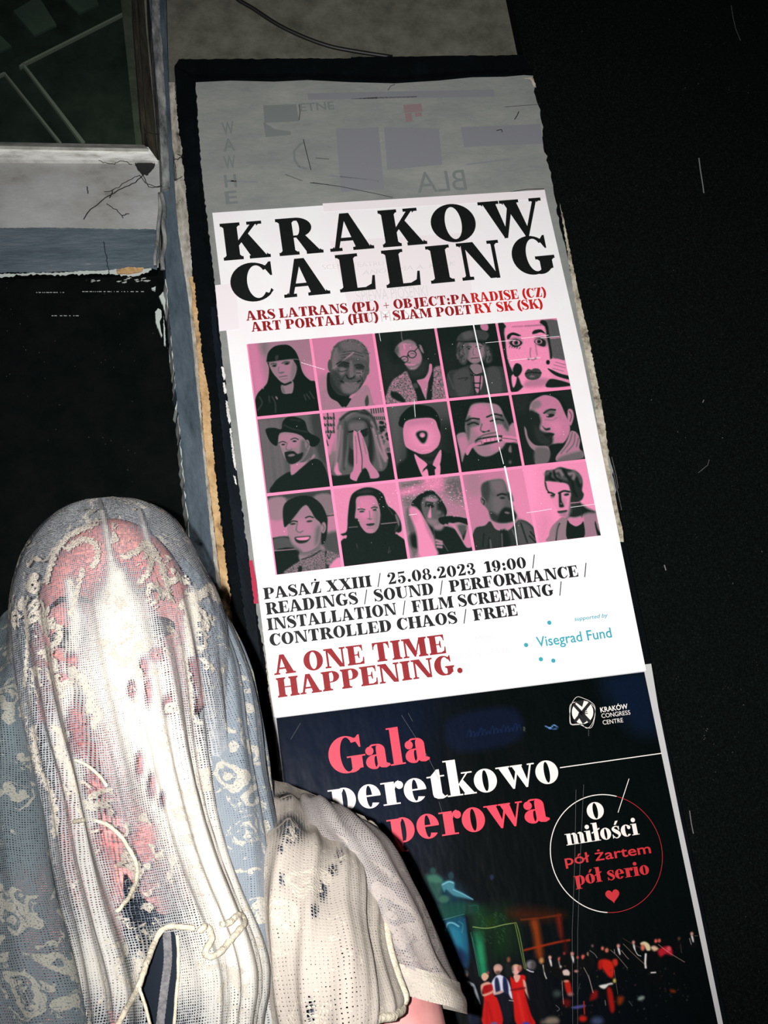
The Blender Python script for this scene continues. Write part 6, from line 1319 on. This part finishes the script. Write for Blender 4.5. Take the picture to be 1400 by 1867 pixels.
# how tightly the lace is gathered: thick down the middle fold, where flash brightness is also painted in, open in a few stretched windows
def seg_d(poly):
    d = np.full(gx.shape, 1e9); wd = np.zeros(gx.shape)
    for (ax, ay, aw), (bx, by, bw) in zip(poly, poly[1:]):
        vx, vy = bx - ax, by - ay; t = np.clip(((gx - ax) * vx + (gy - ay) * vy) / (vx * vx + vy * vy), 0, 1); q = np.hypot(gx - ax - t * vx, gy - ay - t * vy) / (aw + (bw - aw) * t); d = np.minimum(d, q)
    return np.exp(-d ** 2)
GA = .02 + .22 * np.clip((gy - 1080) / 160, 0, 1)
for amp, poly in ((.75, ((212, 1050, 18), (218, 1120, 58), (226, 1220, 80), (300, 1400, 70), (390, 1580, 66), (440, 1760, 76))), (.45, ((126, 1060, 9), (138, 1130, 14), (118, 1300, 16))), (.5, ((352, 1085, 13), (346, 1190, 12))), (.45, ((182, 912, 3), (192, 960, 5), (208, 1050, 9))), (.3, ((255, 930, 3), (272, 1000, 6))), (.35, ((110, 1330, 24), (150, 1480, 26), (180, 1720, 40))), (.5, ((160, 1760, 60), (230, 1800, 50), (420, 1760, 80), (440, 1880, 80)))):
    GA = np.maximum(GA, GA * (1 - seg_d(poly)) + seg_d(poly) * (.3 + amp))
for x, y, a_, b_ in ((96, 1198, 20, 14), (132, 1206, 12, 17), (112, 1238, 24, 11), (284, 1194, 15, 13), (262, 1216, 11, 22), (240, 1256, 10, 20), (270, 1262, 8, 30), (352, 1226, 10, 32), (360, 1292, 9, 24), (254, 1392, 9, 26), (276, 1432, 9, 26), (296, 1458, 7, 18), (172, 1436, 22, 26), (204, 1520, 30, 48), (264, 1536, 22, 46), (256, 1664, 36, 34), (138, 1330, 20, 50), (232, 1600, 24, 40), (305, 1285, 10, 22)):
    GA = GA - (GA - .02) * np.exp(-(((gx - x) / a_) ** 2 + ((gy - y) / b_) ** 2) ** 2)
GA = np.where((np.sin(TH) < 0)[None, :], .35, GA)
AP = np.zeros(gx.shape)
for w_, q in ((6, '165 958 130 975 105 1000 92 1030 85 1060'), (7, '122 1000 150 984 172 990 178 1015 170 1032'), (7, '225 1015 250 1005 268 990 276 1010 272 1040 255 1062'), (6, '285 1010 300 1050 310 1092'), (10, '332 1104 355 1090 372 1080 384 1072 398 1092'),
    (8, '70 1120 85 1135 110 1150 95 1180 75 1190'), (8, '76 1190 100 1212 90 1230 110 1250 132 1242'), (9, '130 1220 150 1240 165 1270 160 1300'), (8, '165 1288 182 1300 170 1322'), (4, '40 1090 50 1160 45 1250'), (9, '100 1330 120 1342 105 1370 130 1400'), (7, '205 1190 225 1210 240 1200 255 1232'),
    (6, '330 1180 345 1240 350 1300 366 1320'), (7, '60 1330 70 1400 95 1450 100 1520'), (6, '158 1472 178 1462 196 1470 204 1486'), (7, '232 1560 250 1590 240 1632'), (5, '150 1040 140 1080 128 1120'), (5, '345 1092 340 1140 352 1190'), (6, '100 1640 112 1700 104 1760 130 1820'), (6, '190 1720 230 1730 210 1770 240 1800'), (6, '360 1760 420 1770 400 1820 450 1850')):
    qq = [tuple(v) for v in catmull(Ls(q), 4)]; AP = np.maximum(AP, np.clip(1.15 - .65 * np.sqrt(-np.log(np.maximum(seg_d([(x, y, w_) for x, y in qq]), 1e-9))), 0, 1))
AP = np.where((np.sin(TH) < 0)[None, :], 0, AP)
veil = grid_mesh('veil', W, uv, M['veil_lace'], person, keep, GA, AP)
# cords along the opening and the scalloped hem
def front_pt(x, y, lift=.003):
    d2 = (gx - x) ** 2 + (gy - y) ** 2 + (np.sin(TH) < 0)[None, :] * 1e9; j, i = np.unravel_index(np.argmin(d2), d2.shape); return Vector(W[j, i]) + Vector((0, -lift, 0))
def cord(name, q, r, parent, mb=None):
    b = mb or MB(); pts = [front_pt(x, y) for x, y in [tuple(v) for v in catmull(Ls(q), 5)]]
    pts = [sum((pts[max(0, min(len(pts) - 1, k + o))] for o in range(-3, 4)), Vector((0, 0, 0))) / 7 for k in range(len(pts))]; pts = [Vector(p) for p in catmull(pts, 3)]
    b.tube(pts, [r * (1 + .06 * math.sin(k * .5) + .04 * rnd.random()) for k in range(len(pts))], 8)
    return b if mb else b.build(name, M['cord'], parent, True)
cord('hem_cord', '360 1694 330 1690 305 1692 286 1704 273 1746 264 1766 255 1796 240 1826 224 1850 210 1880', .0019, veil)
cord('hem_cord', '524 1728 514 1752 524 1772 512 1792 526 1812 512 1835 522 1860 508 1890', .0016, veil)
cord('hem_cord', '254 1797 262 1826 282 1900 290 1970', .0011, veil)
cord('hem_cord', '322 1698 328 1752 321 1820 317 1900', .0011, veil)
cord('appliqued_cord', '132 1386 160 1396 186 1418 196 1440', .0012, veil)
cord('appliqued_cord', '132 1500 160 1494 196 1502 226 1534 246 1566 252 1590 246 1618 226 1650 210 1664', .0014, veil)
cord('appliqued_cord', '364 1700 372 1690 384 1694 386 1716 374 1732 380 1748 402 1740 420 1712 442 1690 446 1676 432 1664 420 1682 400 1690', .0021, veil)

# --- side and back layers of the veil, falling behind the front panel
def cloth(name, rows, nu, nv, material, parent, folds=(), wav=.003, nscale=20, seed=0, keepf=None, gat=None):
    Wc = interp_rows([px3(r) for r in rows], nu, nv); nn_ = normals(Wc); h, w_ = Wc.shape[:2]
    uu = np.linspace(0, 1, w_)[None, :]; vv_ = np.linspace(0, 1, h)[:, None]; D = np.zeros((h, w_))
    for amp, fr, p, phs, sk in folds: D += amp * ridge(2 * math.pi * (fr * (uu + sk * vv_)) + phs, p) * np.clip(vv_ * 4, .15, 1) * np.clip(4.5 * uu * (1 - uu), 0, 1)
    for j in range(h):
        for i in range(w_):
            q = Wc[j, i]; D[j, i] += wav * mnoise.noise(Vector((q[0] * nscale + seed, q[1] * nscale, q[2] * nscale * .7)))
    flip = np.sign((nn_ @ np.array([0, -1.0, 0])).mean()); Wc2 = Wc + nn_ * (D * flip)[:, :, None]
    gv = None
    if gat:
        qx, qy = projn(Wc2.reshape(-1, 3)); gv = np.full(qx.shape, .55)
        for x, y, a_, b_ in gat: gv = gv - (gv + .35) * np.exp(-(((qx - x) / a_) ** 2 + ((qy - y) / b_) ** 2) ** 2)
    o = grid_mesh(name, Wc2, arc_uv(Wc), material, parent, keepf(uu, vv_) if keepf else None, gv); return o, Wc2
sideR, _ = cloth('veil_back_panel', [[(330, 1010, -.66), (372, 1060, -.655), (402, 1092, -.62), (392, 1080, -.57)], [(360, 1180, -.70), (412, 1180, -.69), (436, 1200, -.65), (426, 1195, -.58)], [(380, 1330, -.73), (430, 1320, -.72), (462, 1330, -.67), (450, 1330, -.58)],
    [(392, 1450, -.75), (448, 1450, -.74), (480, 1450, -.69), (464, 1450, -.58)], [(420, 1620, -.76), (470, 1620, -.76), (506, 1620, -.72), (480, 1620, -.60)], [(450, 1800, -.76), (490, 1800, -.76), (520, 1790, -.72), (500, 1790, -.62)]], 90, 120, M['back_net'], person,
    ((.006, 5, 2, 0, .1), (.004, 11, 2, 1, .1)), .002)
sideL, _ = cloth('veil_side_drape', [[(40, 1080, -.60), (0, 1128, -.62), (-40, 1180, -.60), (-70, 1220, -.54)], [(60, 1230, -.70), (10, 1240, -.72), (-50, 1260, -.68), (-110, 1330, -.58)], [(80, 1400, -.72), (20, 1390, -.74), (-60, 1400, -.71), (-150, 1440, -.60)],
    [(110, 1560, -.74), (40, 1550, -.77), (-60, 1550, -.74), (-170, 1570, -.62)], [(160, 1720, -.75), (70, 1720, -.79), (-40, 1720, -.77), (-180, 1740, -.64)], [(210, 1900, -.75), (100, 1900, -.80), (-20, 1900, -.78), (-190, 1900, -.66)], [(220, 2060, -.75), (110, 2060, -.80), (-20, 2060, -.78), (-190, 2060, -.66)]], 120, 150, M['shaded_veil_net'], person,
    ((.009, 3.2, 3, .5, -.25), (.005, 8, 2, 1, -.2)), .004, 24, 4)
# --- cape over the chest and far shoulder
cape, CW = cloth('cape', [[(452, 1406, -.56), (500, 1420, -.57), (560, 1446, -.575), (620, 1470, -.58), (664, 1490, -.59)],
    [(440, 1448, -.66), (510, 1470, -.66), (575, 1488, -.655), (640, 1512, -.645), (690, 1534, -.62)],
    [(440, 1520, -.725), (510, 1530, -.735), (580, 1545, -.735), (640, 1570, -.72), (694, 1600, -.69)],
    [(450, 1640, -.75), (520, 1640, -.775), (590, 1650, -.78), (650, 1665, -.765), (700, 1690, -.73)],
    [(480, 1760, -.755), (540, 1760, -.79), (610, 1760, -.80), (670, 1765, -.785), (724, 1770, -.75)],
    [(500, 1860, -.755), (560, 1866, -.79), (620, 1864, -.805), (680, 1846, -.795), (738, 1816, -.76)],
    [(510, 1960, -.75), (570, 1930, -.79), (625, 1882, -.80), (685, 1856, -.79), (734, 1832, -.755)]], 150, 160, M['cape_lace'], person,
    ((.008, 2.4, 2, 1.0, .25), (.004, 6, 2, .3, .2)), .006, 22, 9, None,
    ((531, 1512, 24, 27), (644, 1522, 9, 12), (632, 1538, 9, 11), (620, 1560, 9, 14), (608, 1586, 10, 11), (588, 1624, 9, 20), (512, 1548, 6, 9), (514, 1604, 5, 14), (566, 1842, 9, 26), (574, 1660, 7, 14), (520, 1452, 14, 8)))
b = MB(); b.tube([tuple(p) for p in CW[8:, -1]][::4] + [tuple(p) for p in CW[-1, ::-1]][::5], .0034, 8); b.build('cape_edge', M['cord'], cape, True)
# --- sleeve round the upper arm with its knitted cuff
def ring_pts(cxp, cyp, Yc, w, d, tilt, k=44):        # ring about a point of the arm; w = half width in pixels across the arm
    c = P(cxp, cyp, Yc); e = P(cxp + w * math.cos(tilt), cyp + w * math.sin(tilt), Yc) - c
    return [c + e * math.cos(a) + Vector((0, -d, 0)) * math.sin(a) for a in [2 * math.pi * q / (k - 1) for q in range(k)]]
def tube_cloth(name, rings, material, parent, nv=90, wob=.003, seed=0, folds=0):
    R = [np.array([tuple(p) for p in ring_pts(*r)]) for r in rings]; cols = [np.array(catmull([R[j][i] for j in range(len(R))], nv // (len(R) - 1))) for i in range(len(R[0]))]; Wt = np.stack(cols, 1)
    nn_ = normals(Wt); cen = Wt.mean(1, keepdims=True); nn_ *= np.sign((nn_ * (Wt - cen)).sum(2, keepdims=True))
    for j in range(Wt.shape[0]):
        for i in range(Wt.shape[1]):
            q = Wt[j, i]; a = 2 * math.pi * i / (Wt.shape[1] - 1); Wt[j, i] = q + nn_[j, i] * (wob * mnoise.noise(Vector((math.cos(a) * 1.6 + seed, math.sin(a) * 1.6, j * .05))) + folds * math.cos(9 * a + j * .05))
    return grid_mesh(name, Wt, arc_uv(Wt), material, parent, None, np.full(Wt.shape[:2], .62))
tube_cloth('sleeve', [(592, 1470, -.635, 26, .015, .45), (604, 1482, -.64, 68, .043, .42), (632, 1530, -.65, 94, .066, .36), (666, 1600, -.655, 98, .071, .33), (696, 1674, -.66, 98, .073, .30), (727, 1748, -.665, 98, .073, .28), (748, 1806, -.67, 97, .073, .26)], M['sleeve_net'], person, 90, .004, 2, .002)
tube_cloth('sleeve_cuff', [(736, 1766, -.667, 101, .0755, .27), (744, 1790, -.669, 103, .0765, .27), (752, 1822, -.671, 102, .0755, .26)], M['cape_lace'], person, 40, .002, 6)
# --- dark striped knit that shows through the gap of the veil
striped, SW = cloth('striped_knit', [[(225, 1590, -.772), (262, 1640, -.786), (300, 1668, -.792), (345, 1640, -.786), (400, 1590, -.765)], [(225, 1780, -.775), (270, 1780, -.79), (310, 1780, -.795), (350, 1780, -.79), (400, 1780, -.77)], [(225, 2060, -.77), (270, 2060, -.785), (310, 2060, -.79), (350, 2060, -.785), (400, 2060, -.77)]], 60, 40, M['navy'], person, (), .002)
cloth('knit_top', [[(400, 1470, -.675), (460, 1462, -.675), (520, 1466, -.67), (570, 1482, -.66), (610, 1500, -.64)], [(400, 1560, -.735), (460, 1560, -.74), (520, 1560, -.735), (580, 1570, -.72), (625, 1590, -.69)], [(400, 1700, -.75), (460, 1700, -.755), (520, 1700, -.752), (580, 1700, -.745), (630, 1700, -.71)], [(400, 2000, -.75), (460, 2000, -.755), (520, 2000, -.752), (580, 2000, -.745), (640, 2000, -.71)]], 40, 40, M['slate'], person, (), .002)
b = MB()
q = [tuple(v) for v in catmull(Ls('304 1700 306 1750 300 1800 292 1867 284 1960'), 8)]
for (x0, y0), (x1, y1) in zip(q, q[1:]): b.face([P(x0 - 7, y0, -.80), P(x1 - 8, y1, -.799), P(x1 + 8, y1, -.799), P(x0 + 7, y0, -.80)])
b.build('knit_stripe', M['stripe'], striped)
